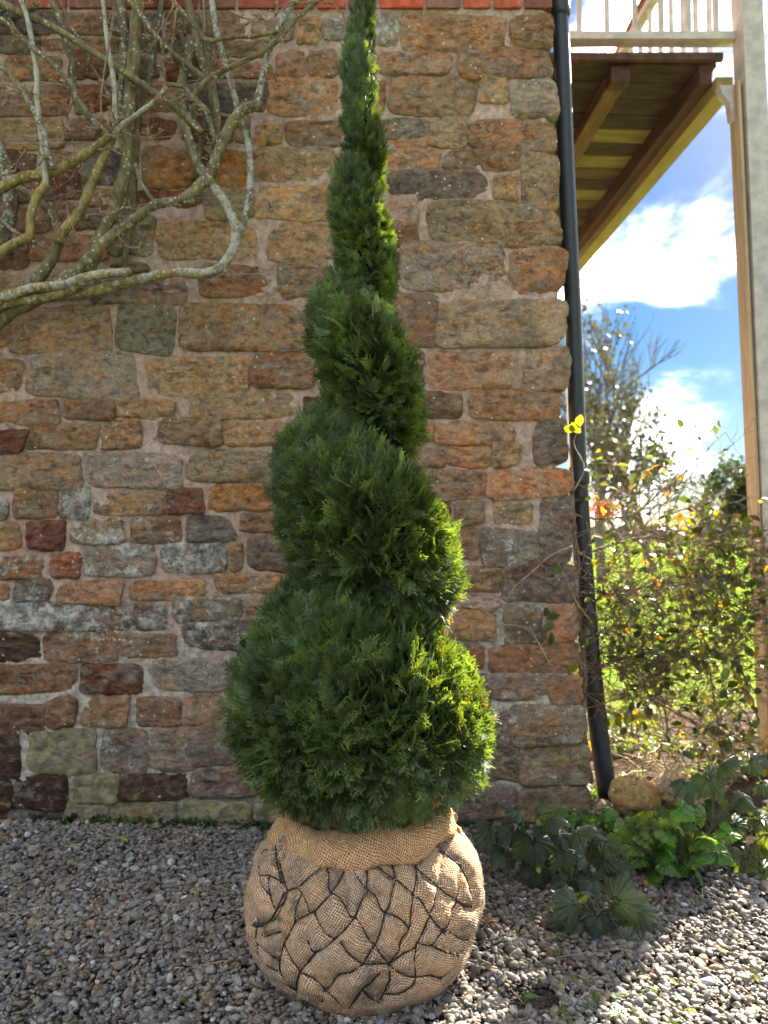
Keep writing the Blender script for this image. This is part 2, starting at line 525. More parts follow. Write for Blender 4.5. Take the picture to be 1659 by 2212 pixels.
M = dict(
    stone=mat_stone(), mortar=mat_mortar(), brick=mat_brick(),
    bark=mat_bark('wisteria_bark', (.13, .105, .07), (.205, .170, .10)),
    twig=mat_bark('twig_bark', (.16, .125, .095), (.24, .19, .14), .4, 2),
    shrubtwig=mat_bark('shrub_bark', (.10, .07, .05), (.19, .13, .09), .5, 2),
    bud=mat_simple('bud', (.30, .20, .14), .7, 60),
    thuja=mat_leaf('thuja_scale_leaf', (.076, .118, .048), (.16, .24, .02), .45, tfac=.40, instancer=True, gloss=.10),
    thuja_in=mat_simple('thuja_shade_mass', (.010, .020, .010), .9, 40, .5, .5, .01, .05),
    thuja_stem=mat_simple('thuja_bark', (.12, .07, .045), .9, 30),
    pebble=mat_pebble(), ground=mat_ground(), soil=mat_soil(), grass=mat_grass(), hessian=mat_hessian(),
    net=mat_simple('black_netting', (.016, .016, .018), .6, 90),
    pipe=mat_simple('blue_black_paint', (.013, .016, .024), .5, 14, .25, .08, .002, .5),
    paint=mat_simple('old_cream_paint', (.38, .355, .36), .55, 12, .16, .15, .002, .4, (.41, .38, .35)),
    bounce_tan=mat_simple('tan_bounce_tint', (.36, .27, .17), .7, 30, .2, .3, .003, .3, stretch=(1, 1, .1)),  # warm bounce light put into the colour of the post's inner side
    plank=mat_simple('deck_timber', (.045, .026, .023), .8, 22, .4, .5, .005, .2, stretch=(.25, 1, 1)),
    plank_y=mat_simple('mossy_timber', (.19, .14, .05), .8, 22, .3, .5, .005, .2, (.15, .12, .05), stretch=(.25, 1, 1)),
    plank_b=mat_simple('brown_timber', (.085, .048, .032), .8, 22, .35, .5, .005, .2, stretch=(.25, 1, 1)),
    joist=mat_simple('joist_timber', (.13, .07, .04), .8, 18, .3, .5, .005, .2, stretch=(1, .2, 1)),
    darkwood=mat_simple('dark_fascia', (.075, .038, .03), .8, 18, .3, .4, .005, .2, stretch=(1, .2, 1)),
    beam=mat_simple('yellowed_beam', (.27, .21, .09), .8, 18, .25, .4, .005, .2, (.22, .165, .07), stretch=(1, .2, 1)),
    rock=mat_stone(),
    leaf_dark=mat_leaf('dark_lobed_leaf', (.045, .070, .045), (.13, .20, .03), .42, tfac=.35, vein=True),
    leaf_shrub=mat_leaf('shrub_leaf', (.05, .075, .025), (.25, .27, .03), .35, tfac=.4),
    leaf_lime=mat_leaf('lime_leaf', (.09, .17, .03), (.30, .42, .03), .45, tfac=.45),
    leaf_far=mat_leaf('far_leaf', (.085, .085, .035), (.20, .19, .04), .6, tfac=.35),
    leaf_ever=mat_leaf('evergreen_leaf', (.03, .05, .018), (.06, .09, .02), .6, tfac=.2),
    leaf_red=mat_leaf('red_leaf', (.38, .06, .03), (.6, .1, .03), .6, tfac=.4),
    wire=mat_simple('galvanised_wire', (.25, .26, .28), .4, 60, .3, .1, .001, .6),
    straw=mat_simple('dry_stalk', (.32, .24, .14), .8, 60),
    farbark=mat_simple('far_bark', (.10, .085, .07), .9, 10),
)

# ------------------------------------------------------------------ the ground, the far field
Y_WALL = 3.63
def sheet(name, xs, ys, zf, mat):
    nx, ny = len(xs), len(ys)
    vs = [(x, y, zf(x, y)) for y in ys for x in xs]
    fs = [(j * nx + i, j * nx + i + 1, (j + 1) * nx + i + 1, (j + 1) * nx + i) for j in range(ny - 1) for i in range(nx - 1)]
    me = bpy.data.meshes.new(name); me.from_pydata(vs, [], fs); me.materials.append(mat)
    me.polygons.foreach_set('use_smooth', [True] * len(fs))
    return put(name, me)

def smooth01(t):
    t = max(0.0, min(1.0, t)); return t * t * (3 - 2 * t)
def bed_mask(x, y):
    """1 inside the planted bed, 0 on the gravel"""
    edge = 3.36 - .33 * smooth01((x - .75) / 1.1) + .05 * math.sin(x * 7)
    return smooth01((y - edge) / .22) * smooth01((x - .72 - max(0, 3.66 - y) * .15) / .18)
def ground_z(x, y):
    z = .012 * mnoise.noise((x * 1.3, y * 1.3, 0)) + .03 * smooth01((-x - .2) / 1.6) * smooth01((y - 2.6) / 1.0)
    z += .07 * bed_mask(x, y) + bed_mask(x, y) * .025 * mnoise.noise((x * 6, y * 6, 3))
    return z
def field_z(y):
    if y < 7: return 0.0
    return 1.25 * smooth01((y - 5) / 75) ** 1.0 * 1.0 + max(0, min(y, 700) - 60) * .0125
fld = sheet('grass_field', [-1500, -600, -200, -60, -20, -8, -3, 0, 1, 2, 3, 5, 8, 15, 30, 60, 200, 600, 1500],
            [-60, -20, -6, 0, 3, 5, 6, 7, 8, 10, 13, 17, 22, 30, 40, 50, 60, 70, 80, 100, 150, 300, 700, 1400],
            lambda x, y: field_z(y) - .06, M['grass'])
tag(fld, 'bright sunlit grass field sloping gently up beyond the building', None, kind='structure')
gx = list(np.linspace(-5, 6, 111)); gy = list(np.linspace(-4, 3.9, 80))
g = sheet('gravel_ground', gx, gy, lambda x, y: ground_z(x, y) - .012, M['ground'])
tag(g, kind='structure')
bx_ = list(np.linspace(.45, 5.0, 120)); by_ = list(np.linspace(2.9, 6.4, 100))
sb = sheet('soil_bed', bx_, by_, lambda x, y: ground_z(x, y) - .008 if bed_mask(x, y) > .05 and y < 5.9 else -.09, M['soil'])
tag(sb, kind='structure')

# ------------------------------------------------------------------ geometry-node scattering (for what nobody could count)
def scatter_group(name, sources):
    ng = bpy.data.node_groups.new(name, 'GeometryNodeTree')
    ng.interface.new_socket('Geometry', in_out='INPUT', socket_type='NodeSocketGeometry')
    ng.interface.new_socket('Geometry', in_out='OUTPUT', socket_type='NodeSocketGeometry')
    N, L = ng.nodes, ng.links
    gi, go = N.new('NodeGroupInput'), N.new('NodeGroupOutput')
    jn = N.new('GeometryNodeJoinGeometry')
    for s in sources:
        oi = N.new('GeometryNodeObjectInfo'); oi.inputs['Object'].default_value = s
        oi.inputs['As Instance'].default_value = False
        gt = N.new('GeometryNodeGeometryToInstance')
        L.new(oi.outputs['Geometry'], gt.inputs[0]); L.new(gt.outputs[0], jn.inputs[0])
    ip = N.new('GeometryNodeInstanceOnPoints')
    L.new(gi.outputs[0], ip.inputs['Points']); L.new(jn.outputs[0], ip.inputs['Instance'])
    ip.inputs['Pick Instance'].default_value = True
    def named(nm, ty):
        a = N.new('GeometryNodeInputNamedAttribute'); a.data_type = ty; a.inputs['Name'].default_value = nm
        return a.outputs['Attribute']
    L.new(named('idx', 'INT'), ip.inputs['Instance Index'])
    er = N.new('FunctionNodeEulerToRotation'); L.new(named('rot', 'FLOAT_VECTOR'), er.inputs[0])
    L.new(er.outputs[0], ip.inputs['Rotation'])
    L.new(named('scl', 'FLOAT_VECTOR'), ip.inputs['Scale'])
    L.new(ip.outputs[0], go.inputs[0])
    return ng

def scatter(name, pos, rot, scl, idx, col, sources, parent=None):
    n = len(pos)
    me = bpy.data.meshes.new(name)
    me.vertices.add(n)
    me.vertices.foreach_set('co', np.asarray(pos, np.float32).ravel())
    for nm, ty, arr, key in (('rot', 'FLOAT_VECTOR', rot, 'vector'), ('scl', 'FLOAT_VECTOR', scl, 'vector')):
        a = me.attributes.new(nm, ty, 'POINT'); a.data.foreach_set(key, np.asarray(arr, np.float32).ravel())
    a = me.attributes.new('idx', 'INT', 'POINT'); a.data.foreach_set('value', np.asarray(idx, np.int32))
    a = me.attributes.new('col', 'FLOAT_COLOR', 'POINT')
    a.data.foreach_set('color', np.hstack([np.asarray(col, np.float32), np.ones((n, 1), np.float32)]).ravel())
    o = put(name, me, parent)
    md = o.modifiers.new('scatter', 'NODES'); md.node_group = scatter_group(name + '_nodes', sources)
    return o

def unlinked(name, me):
    return bpy.data.objects.new(name, me)

# ------------------------------------------------------------------ the stone house: wall, quoins, brick courses
house = empty('stone_house', (0, Y_WALL, 0))
tag(house, 'old rubble sandstone house end wall with red brick above and rough corner quoins', 'house')
HL = Vector((0, Y_WALL, 0))

EDGE = [(-900, 1195), (0, 1195), (60, 1190), (120, 1186), (180, 1184), (200, 1192), (300, 1196), (400, 1199), (450, 1200), (500, 1206), (600, 1212), (700, 1214),
        (800, 1214), (850, 1206), (905, 1198), (1000, 1208), (1100, 1222), (1200, 1232), (1300, 1232), (1400, 1236), (1500, 1246), (1600, 1248), (1650, 1254), (1700, 1268), (1900, 1276)]
def edge_u(v):
    return float(np.interp(v, [e[0] for e in EDGE], [e[1] for e in EDGE]))

C = dict(ru=(.31, .19, .12), br=(.285, .190, .125), oc=(.385, .265, .155), ol=(.32, .245, .165), gr=(.27, .235, .195), dg=(.15, .135, .12),
         rd=(.185, .085, .058), og=(.38, .20, .085), pu=(.165, .135, .13), dk=(.075, .05, .04), gg=(.25, .225, .165), tn=(.37, .26, .17), wb=(.245, .15, .10))
# x0, y0, x1, y1 in picture units, colour, lichen 0..1, moss 0..1
ST = '''872 33 1090 111 ru 1 0|1103 35 1191 106 ru 1 0|811 34 860 97 gr 7 0|812 112 973 165 ru 2 0|988 104 1188 172 wb 2 0|812 176 828 236 ru 1 0|843 171 1022 246 br 2 0|1040 164 1095 222 oc 1 0|1103 177 1202 256 gr 3 0
832 256 920 298 gr 2 2|925 254 1010 322 ol 1 2|1016 258 1204 325 br 2 0|831 301 920 322 ru 0 0|836 326 947 368 ru 1 0|953 328 1122 371 wb 3 0|1127 335 1207 450 ol 2 0|838 376 1060 436 pu 2 0|1069 379 1111 431 oc 1 0|822 425 900 483 gr 3 0|836 489 898 532 wb 2 0
918 444 1214 529 ol 3 0|873 536 1090 633 gr 2 0|1097 536 1222 632 br 2 0|828 641 943 744 br 3 0|955 640 1222 746 ol 1 0|888 758 913 790 ru 0 0|884 793 912 822 dg 0 0|920 762 1108 843 br 2 0|1130 752 1224 835 ol 1 0|905 852 1000 901 br 2 0|1016 845 1204 904 ru 2 0
940 908 1122 960 ru 1 0|1155 906 1220 1002 dg 1 0|892 912 931 950 tn 0 0|882 972 960 1006 ru 1 0|971 966 1060 1010 ru 0 0|1063 961 1124 1004 tn 1 0|884 1016 930 1040 br 2 0|941 1018 1045 1073 br 2 0|1056 1014 1226 1073 ru 2 0
942 1086 969 1126 rd 0 0|984 1083 1044 1132 br 1 0|1068 1082 1148 1134 tn 5 0|1166 1080 1238 1218 dg 2 0|990 1142 1032 1204 wb 2 0|1040 1143 1172 1216 gr 6 0|1000 1228 1080 1274 oc 4 2|1087 1225 1246 1297 pu 3 0|1002 1281 1080 1308 gr 4 0|975 1314 1072 1380 tn 3 0|1085 1310 1168 1388 gg 4 1|1183 1302 1244 1384 ru 1 0
985 1392 1040 1446 ru 2 0|1062 1390 1246 1450 ru 1 0|1010 1456 1050 1512 gr 4 0|1056 1457 1180 1516 gr 5 1|1185 1460 1258 1522 wb 2 0|1050 1530 1096 1606 pu 5 0|1108 1526 1262 1610 gr 5 2|1026 1614 1122 1682 gg 3 4|1130 1616 1266 1692 gg 4 3|985 1692 1112 1775 gr 4 3|1116 1698 1284 1786 gg 3 4
645 40 690 96 oc 2 0|699 44 752 88 gr 8 0|594 110 658 166 br 4 0|666 107 728 164 ru 1 0|583 173 727 255 ru 5 0|548 270 606 312 og 0 0|618 264 732 315 wb 2 0|552 324 728 391 ol 4 0|552 401 708 476 oc 1 0|575 488 724 560 br 2 0|434 574 590 641 ru 1 0|598 560 706 640 br 3 0
5 28 120 73 pu 1 0|128 28 236 75 wb 1 0|244 28 346 76 pu 1 0|354 28 432 76 wb 1 0|440 28 536 82 br 1 0|545 36 636 92 ol 4 0|0 82 84 116 pu 1 0|92 84 252 113 wb 1 0|260 86 400 114 pu 1 0|410 90 584 122 br 4 0
14 124 132 172 ru 1 0|154 106 236 172 rd 1 0|244 122 346 173 wb 1 0|356 122 442 175 rd 1 0|452 130 585 172 wb 3 0|0 184 62 248 wb 4 0|70 182 152 248 ru 1 0|160 184 242 246 rd 1 0|250 182 420 243 wb 1 0|430 182 574 244 dg 1 0
0 260 138 320 ol 2 0|148 255 236 306 wb 1 0|246 255 318 302 br 1 0|324 258 384 303 rd 0 0|392 252 500 306 rd 0 0|508 250 540 306 br 1 0|0 330 82 376 rd 1 0|90 326 174 362 wb 1 0|184 320 272 394 dg 1 0|302 318 416 405 og 0 0|422 322 452 400 rd 0 0|457 332 534 402 og 0 0
0 386 92 436 wb 1 0|100 372 176 430 rd 0 0|184 402 294 446 ru 0 0|306 415 434 448 rd 0 0|442 412 545 470 ol 2 0|0 446 108 508 wb 1 0|118 440 228 500 wb 1 0|240 456 332 556 gg 1 0|344 480 552 560 tn 1 0|0 518 62 582 wb 1 0|70 510 226 566 br 1 0
60 576 192 646 ol 1 0|203 603 408 658 gr 2 0|0 592 52 640 ol 1 0|27 664 232 761 ol 2 0|252 660 374 760 gg 1 0|383 656 648 756 br 3 0|0 690 20 756 br 0 0|0 776 47 850 ru 1 0|58 769 299 859 gr 4 0|319 772 534 858 oc 2 0|540 756 682 842 ru 1 0
0 864 124 918 ru 1 0|135 863 246 905 br 0 0|249 862 384 904 tn 0 0|412 846 642 906 ol 4 0|0 930 54 978 rd 0 0|63 919 207 970 ru 1 0|225 907 306 967 ru 1 0|328 908 470 966 br 3 0|481 908 624 962 oc 1 0|0 981 171 1057 ol 1 0|187 976 395 1054 gr 4 0|406 970 602 1044 ol 1 0
28 1056 127 1121 br 0 0|132 1056 193 1123 dg 8 0|206 1064 352 1110 oc 3 0|356 1051 441 1108 rd 0 0|448 1046 592 1108 og 1 0|0 1074 18 1124 gr 7 0|0 1130 40 1196 oc 0 0|57 1126 138 1190 rd 0 0|150 1119 269 1178 ol 7 0|285 1119 390 1173 ru 5 0|404 1114 514 1170 dg 1 0|524 1110 600 1148 wb 3 0
0 1200 92 1250 wb 6 0|109 1192 175 1245 rd 0 0|181 1178 336 1241 gr 7 0|348 1173 492 1240 gr 8 1|498 1176 523 1235 oc 0 1|535 1158 626 1238 pu 1 0|0 1262 22 1310 ru 1 0|31 1254 114 1297 dg 5 0|122 1256 259 1300 ru 2 0|283 1251 440 1296 oc 1 0|469 1242 604 1280 oc 1 0
5 1303 239 1362 dg 9 0|241 1302 360 1360 gr 7 1|371 1292 518 1347 gr 6 1|530 1290 592 1340 gr 4 1|0 1366 90 1430 dk 3 0|98 1357 247 1430 br 5 0|262 1364 378 1424 tn 2 2|393 1343 556 1408 dg 6 0|0 1434 167 1504 wb 1 0|178 1434 308 1498 rd 0 2|323 1416 492 1490 gr 5 0|498 1416 536 1486 gr 4 0
0 1515 94 1586 wb 0 1|98 1504 163 1576 wb 0 1|175 1502 276 1570 br 0 4|293 1502 388 1569 wb 0 1|392 1496 484 1566 ol 2 3|492 1500 538 1560 gr 3 2|0 1592 42 1676 dk 1 2|62 1578 210 1670 gg 3 6|216 1572 316 1670 gr 5 3|318 1569 514 1662 gr 4 2|522 1576 570 1650 gr 3 2
0 1680 24 1748 dk 3 1|28 1676 148 1746 dk 0 0|154 1674 258 1736 gg 3 6|262 1663 412 1728 dk 1 4|414 1656 582 1722 gr 3 3|60 1752 136 1792 dk 0 3|140 1738 232 1788 gg 2 6|236 1732 380 1790 gg 2 7|388 1730 546 1788 gg 2 7|552 1728 650 1786 gg 1 6'''
stones = []
for row in ST.replace('\n', '|').split('|'):
    p = row.split()
    stones.append([float(p[0]), float(p[1]), float(p[2]), float(p[3]), p[4], int(p[5]) / 9, int(p[6]) / 9])
_r = random.Random(17)
for s in stones:
    if s[0] <= 5: s[0] -= _r.uniform(15, 130)
# occupancy grid; what the tree and the frame edge hide is filled in the same coursed way
GS = 6
U0, V0, U1, V1 = -360, 26, 1290, 1800
nx, ny = int((U1 - U0) / GS), int((V1 - V0) / GS)
occ = np.zeros((ny, nx), bool)
for s in stones:
    i0, i1 = int((s[0] - 9 - U0) / GS), int((s[2] + 9 - U0) / GS) + 1
    j0, j1 = int((s[1] - 7 - V0) / GS), int((s[3] + 7 - V0) / GS) + 1
    occ[max(0, j0):j1, max(0, i0):i1] = True
for j in range(ny):
    e = edge_u(V0 + j * GS)
    occ[j, int((e - U0) / GS):] = True
rs = random.Random(5)
j = 0
pal = ['ru', 'br', 'ol', 'wb', 'tn', 'gr', 'br', 'ru', 'ol', 'rd']
for j in range(ny):
    i = 0
    while i < nx:
        if occ[j, i]:
            i += 1; continue
        k = i
        while k < nx and not occ[j, k]: k += 1
        run = (k - i)
        w_want = rs.randint(15, 34)
        w = run if run < w_want * 1.5 else w_want
        if w >= 7:
            h_want = rs.randint(8, 14); h = 1
            while h < h_want and j + h < ny and not occ[j + h, i:i + w].any(): h += 1
            if h >= 5:
                x0, y0 = U0 + i * GS + 4, V0 + j * GS + 4
                x1, y1 = U0 + (i + w) * GS - 8, V0 + (j + h) * GS - 6
                vv = (y0 + y1) / 2
                stones.append([x0, y0, x1, y1, rs.choice(pal), rs.random() * (.2 + .5 * smooth01((vv - 1000) / 500)), .5 * smooth01((vv - 1500) / 250)])
                occ[j:j + h, i:i + w] = True
                i += w; continue
        i = i + 1 if w < 7 else i + w
print('stones', len(stones))

def stone_mesh(a, b, prot, n_exp, seed, back=.03, rings=9, segs=40, rough=1.0, deep=None):
    """a coursed rubble stone: uneven outline, pillowed and flaking face; local x right, z up, face toward -y"""
    rr = random.Random(seed)
    ph = [(k, rr.uniform(0, 6.28), rr.gauss(0, 1)) for k in (2, 3, 4, 5, 7, 9, 12)]
    cor = {(sx, sz): (rr.gauss(0, .07), rr.gauss(0, .11)) for sx in (-1, 1) for sz in (-1, 1)}
    tilt_x, tilt_z = rr.gauss(0, .006), rr.gauss(0, .006)
    mn = min(a, b)
    vs, fs = [], []
    prof = [0.0, .2, .4, .58, .72, .83, .91, .97, 1.0][:rings]
    def pt(rho, phi, yy=None):
        c, s = math.cos(phi), math.sin(phi)
        Rb = 1 / ((abs(c) ** n_exp + abs(s) ** n_exp) ** (1 / n_exp))
        x, z = Rb * c * rho, Rb * s * rho
        dx = dz = 0
        for (sx, sz), (ox, oz) in cor.items():
            w = (1 + sx * x) * (1 + sz * z) / 4
            dx += w * ox; dz += w * oz
        nn = sum(am * math.sin(k * phi + p) / (k ** .7) for k, p, am in ph) * .024
        x, z = x + dx, z + dz
        X = x * a + c * nn * mn * rho * 2.0
        Z = z * b + s * nn * mn * rho * 2.0
        jag = (mnoise.noise((X * 55 + seed, Z * 55, seed * .37)) + .9 * mnoise.noise((X * 22 + seed, Z * 26, seed * .7))) * .0062 * rho * rough
        X += c * jag; Z += s * jag
        if yy is None:
            big = mnoise.noise((X * 9 + seed * 3.1, Z * 13, seed)) * .009 + mnoise.noise((X * 30 + seed, Z * 44, seed * 2.2)) * .006 + mnoise.noise((X * 70 + seed, Z * 90, seed * 1.2)) * .0025
            big += abs(mnoise.noise((X * 16 - seed, Z * 30, seed))) * -.010
            yy = -prot * (1 - rho ** 9) + (big * rough) * (1 - rho ** 8) + tilt_x * x + tilt_z * z
        return (X, yy, Z)
    vs.append(pt(0, 0))
    for rho in prof[1:]:
        for k in range(segs):
            vs.append(pt(rho, 2 * math.pi * (k + .5) / segs))
    for k in range(segs):
        fs.append((0, 1 + (k + 1) % segs, 1 + k))
    nr = len(prof) - 1
    def ring(i, k): return 1 + i * segs + k % segs
    for i in range(nr - 1):
        for k in range(segs):
            fs.append((ring(i, k), ring(i, k + 1), ring(i + 1, k + 1), ring(i + 1, k)))
    last = nr - 1
    depths = [back] if deep is None else [.04, .09, .15, .22, deep]
    for q, dpt in enumerate(depths):
        for k in range(segs):
            phi = 2 * math.pi * (k + .5) / segs
            p = pt(1.0 if deep is None else 1.0 + .02 * mnoise.noise((phi * 2, dpt * 18, seed)), phi, dpt)
            if deep is not None:
                p = (p[0] + .008 * mnoise.noise((p[2] * 30, dpt * 22, seed)), p[1], p[2])
            vs.append(p)
        for k in range(segs):
            fs.append((ring(last + q, k), ring(last + q, k + 1), ring(last + q + 1, k + 1), ring(last + q + 1, k)))
    me = bpy.data.meshes.new('stone')
    me.from_pydata(vs, [], fs)
    me.polygons.foreach_set('use_smooth', [True] * len(fs))
    me.materials.append(M['stone'])
    return me

rs = random.Random(11)
for i, s in enumerate(stones):
    u0, v0, u1, v1, ck, li, mo = s
    cen = at((u0 + u1) / 2, (v0 + v1) / 2, Y_WALL)
    p0, p1 = at(u0, (v0 + v1) / 2, Y_WALL), at(u1, (v0 + v1) / 2, Y_WALL)
    q0, q1 = at((u0 + u1) / 2, v0, Y_WALL), at((u0 + u1) / 2, v1, Y_WALL)
    a, b = (p1.x - p0.x) / 2 + .0055, (q0.z - q1.z) / 2 + .0045
    if u0 > 800: a += .004; b += .0035
    quoin = u1 > edge_u((v0 + v1) / 2) - 4
    me = stone_mesh(a, b, rs.uniform(.003, .012), rs.choice([4.5, 6, 8, 10, 14]), i + 1, deep=.34 if quoin else None)
    base = np.array(C[ck]) * rs.uniform(.74, 1.22) * np.array([.93 + rs.gauss(0, .045), .84, .82 + rs.gauss(0, .04)])
    if mo > .1 or v0 > 1560: base = base * .8
    o = put('stone', me, house, tuple(base))
    o.location = Vector((cen.x, Y_WALL - .002, cen.z)) - HL
    o['lichen'] = float(li); o['moss'] = float(mo)

# mortar sheet that follows the corner, with body behind it
vrows = list(np.arange(-60, 1860, 9.0))
ucols = np.linspace(-420, 1, 1)
nxm = 230
vs, fs = [], []
for v in vrows:
    e = edge_u(v) - 5
    for i in range(nxm):
        t = i / (nxm - 1)
        u = -420 + (e + 420) * t
        p = at(u, v, Y_WALL)
        d = .006 * mnoise.noise((p.x * 14, p.z * 14, 0)) + .004 * mnoise.noise((p.x * 45, p.z * 45, 5))
        d += .03 * smooth01((t - .992) / .008)
        vs.append((p.x, Y_WALL + .003 + d, p.z))
nr = len(vrows)
for j in range(nr - 1):
    for i in range(nxm - 1):
        fs.append((j * nxm + i, (j + 1) * nxm + i, (j + 1) * nxm + i + 1, j * nxm + i + 1))
b0 = len(vs)
for v in vrows:                          # return of the corner into depth
    p = at(edge_u(v) - 5, v, Y_WALL)
    vs.append((p.x - .01 + .006 * mnoise.noise((p.z * 20, 0, 0)), Y_WALL + .36, p.z))
for j in range(nr - 1):
    fs.append((j * nxm + nxm - 1, (j + 1) * nxm + nxm - 1, b0 + j + 1, b0 + j))
me = bpy.data.meshes.new('mortar'); me.from_pydata([(x, y - Y_WALL, z) for x, y, z in vs], [], fs)
me.polygons.foreach_set('use_smooth', [True] * len(fs)); me.materials.append(M['mortar'])
put('mortar_face', me, house)
# body of the house behind the facing, leaning away from the walkway
mb = MB()
zt = 6.4
prof_r = [(-.3, 1.0), (.6, .93), (1.3, .86), (2.2, .83), (3.7, .77), (zt, .77)]
for k in range(len(prof_r) - 1):
    (z0, x0), (z1, x1) = prof_r[k], prof_r[k + 1]
    f0, bk = .05, 7.5
    quad = [(-3.6, f0, z0), (x0 - .03, f0, z0), (x0 - .42, bk, z0), (-3.6, bk, z0), (-3.6, f0, z1), (x1 - .03, f0, z1), (x1 - .42, bk, z1), (-3.6, bk, z1)]
    mb.add(quad, [(0, 1, 5, 4), (1, 2, 6, 5), (2, 3, 7, 6), (3, 0, 4, 7)])
mb.add([(-3.6, .05, zt), (.74, .05, zt), (.35, 7.5, zt), (-3.6, 7.5, zt)], [(0, 1, 2, 3)])
mb.build('wall_body', M['mortar'], house, smooth=False)
# the roof above the frame
mb = MB()
mb.add([(-4, -.25, zt), (1.0, -.25, zt), (.6, 7.8, zt), (-4, 7.8, zt), (-4, 3.8, zt + 2.2), (.8, 3.8, zt + 2.2)], [(0, 1, 5, 4), (2, 3, 4, 5), (1, 2, 5), (3, 0, 4), (0, 3, 2, 1)])
mb.build('roof', mat_simple('clay_tiles', (.2, .085, .055), .8, 12), house, smooth=False)
# brick courses over the stonework
def brick_mesh(L, Hh, D, seed):
    mb = MB(); mb.box((0, 0, 0), (L, D, Hh))
    me = mb.mesh('brick', [M['brick']], False)
    bm = bmesh.new(); bm.from_mesh(me)
    bmesh.ops.bevel(bm, geom=bm.edges[:], offset=.006, segments=2, profile=.6, affect='EDGES')
    bmesh.ops.subdivide_edges(bm, edges=[e for e in bm.edges if e.calc_length() > .05], cuts=3, use_grid_fill=True)
    for v in bm.verts:
        v.co += Vector((1, 1, 1)) * .0025 * mnoise.noise(v.co * 60 + Vector((seed * 3, 0, 0)))
    bm.to_mesh(me); bm.free()
    return me
joints = [-330, -230, -140, -40, 58, 148, 250, 345, 430, 512, 599, 682, 750, 817, 918, 998, 1064, 1130, 1196]
zb = at(800, 22, Y_WALL).z
bmeshes = {}
pxm = Y_WALL / FPX / math.cos(PITCH) * 1.28
for r_ in range(10):
    js = joints if r_ % 2 == 0 else [joints[0]] + [(a_ + b_) / 2 for a_, b_ in zip(joints, joints[1:])] + [joints[-1]]
    for a_, b_ in zip(js, js[1:]):
        if b_ - a_ < 20: continue
        v_ref = 10
        pa, pb = at(a_ + 3, v_ref, Y_WALL), at(b_ - 4, v_ref, Y_WALL)
        L_ = pb.x - pa.x
        col = rs.choice([(.30, .06, .04), (.24, .055, .04), (.36, .08, .045), (.17, .06, .05), (.22, .10, .075)])
        if r_ == 0 and 817 <= a_ < 918: col = (.46, .085, .045)
        if a_ < 500: col = tuple(x * .8 for x in col)
        o = put('brick', brick_mesh(L_, .066, .12, len(bmeshes) + a_), house, col)
        o.location = Vector(((pa.x + pb.x) / 2, Y_WALL + .048, zb + .038 + r_ * .077)) - HL
mb = MB(); mb.box((-1.4 , .065, (zb + zt) / 2 + .02), (4.36, .1, zt - zb)); mb.build('brick_mortar', M['mortar'], house, smooth=False)

# ------------------------------------------------------------------ downpipe at the corner
pipe = empty('downpipe', tuple(at(1312, 1712, 3.78)))
tag(pipe, 'dark blue black drainpipe running down beside the rough stone corner', 'drainpipe')
PL = pipe.location.copy()
pl = [at(1207, -160, 3.72), at(1209, 0, 3.72), at(1215, 150, 3.73), at(1223, 350, 3.74), at(1232, 550, 3.75), at(1239, 700, 3.76), at(1245, 870, 3.76), at(1250, 1000, 3.77), at(1257, 1130, 3.77),
      at(1268, 1300, 3.78), at(1280, 1450, 3.78), at(1296, 1600, 3.78), at(1314, 1724, 3.78)]
mb = MB(); mb.tube([Vector(p) - PL for p in spline(pl, 4)], [.0405 + .006 * smooth01((i - 30) / 18) for i in range(49)], 20)
mb.build('pipe', M['pipe'], pipe)
for v0, v1 in ((14, 44), (1008, 1042)):
    mb = MB()
    a_, b_ = [Vector(spline(pl, 4)[0])] * 2
    def on(v):
        P = spline(pl, 8); Z = at(1230, v, 3.75).z
        k = min(range(len(P)), key=lambda q: abs(P[q][2] - Z)); return Vector(P[k])
    a_, b_ = on(v0), on(v1)
    if (a_ - b_).length < .02: b_ = a_ - Vector((0, 0, .06))
    dn = (b_ - a_)
    mb.tube([a_ - PL, a_ + dn * .15 - PL, a_ + dn * .85 - PL, b_ - PL], [.046, .050, .050, .046], 20)
    mb.build('collar', M['pipe'], pipe)

# ------------------------------------------------------------------ timber walkway on the building's side
walk = empty('timber_walkway', (2.1, 4.6, 0))
tag(walk, 'raised timber walkway with railings on tall cream posts beside the house', 'walkway')
WL = walk.location.copy()
ZD = CAM_H + 2.96            # underside of the boards
yaw = Matrix.Rotation(R(2.9), 3, 'Z')
Y0, Y1 = 4.6, 8.1
def side_x(y, x_at0):        # lines that run back along the house
    return x_at0 - (y - 4.6) * .05
mb_list = []
ny_ = 19
ycur = Y0
tints = ['plank', 'plank', 'plank', 'plank', 'plank_y', 'plank', 'plank_y', 'plank_b', 'plank', 'plank_y', 'plank_b', 'plank', 'plank_b', 'plank', 'plank_b', 'plank', 'plank', 'plank_b', 'plank']
for i in range(ny_):
    yc = Y0 + .0925 + i * .185
    x0, x1 = side_x(yc, .62), side_x(yc, 2.06)
    mb = MB(); mb.box((0, 0, 0), (x1 - x0, .176, .03), yaw)
    o = mb.build('deck_board', M[tints[i]], walk, smooth=False, color=(1, 1, 1))
    o.location = Vector(((x0 + x1) / 2, yc, ZD + .016 + .002 * random.random())) - WL
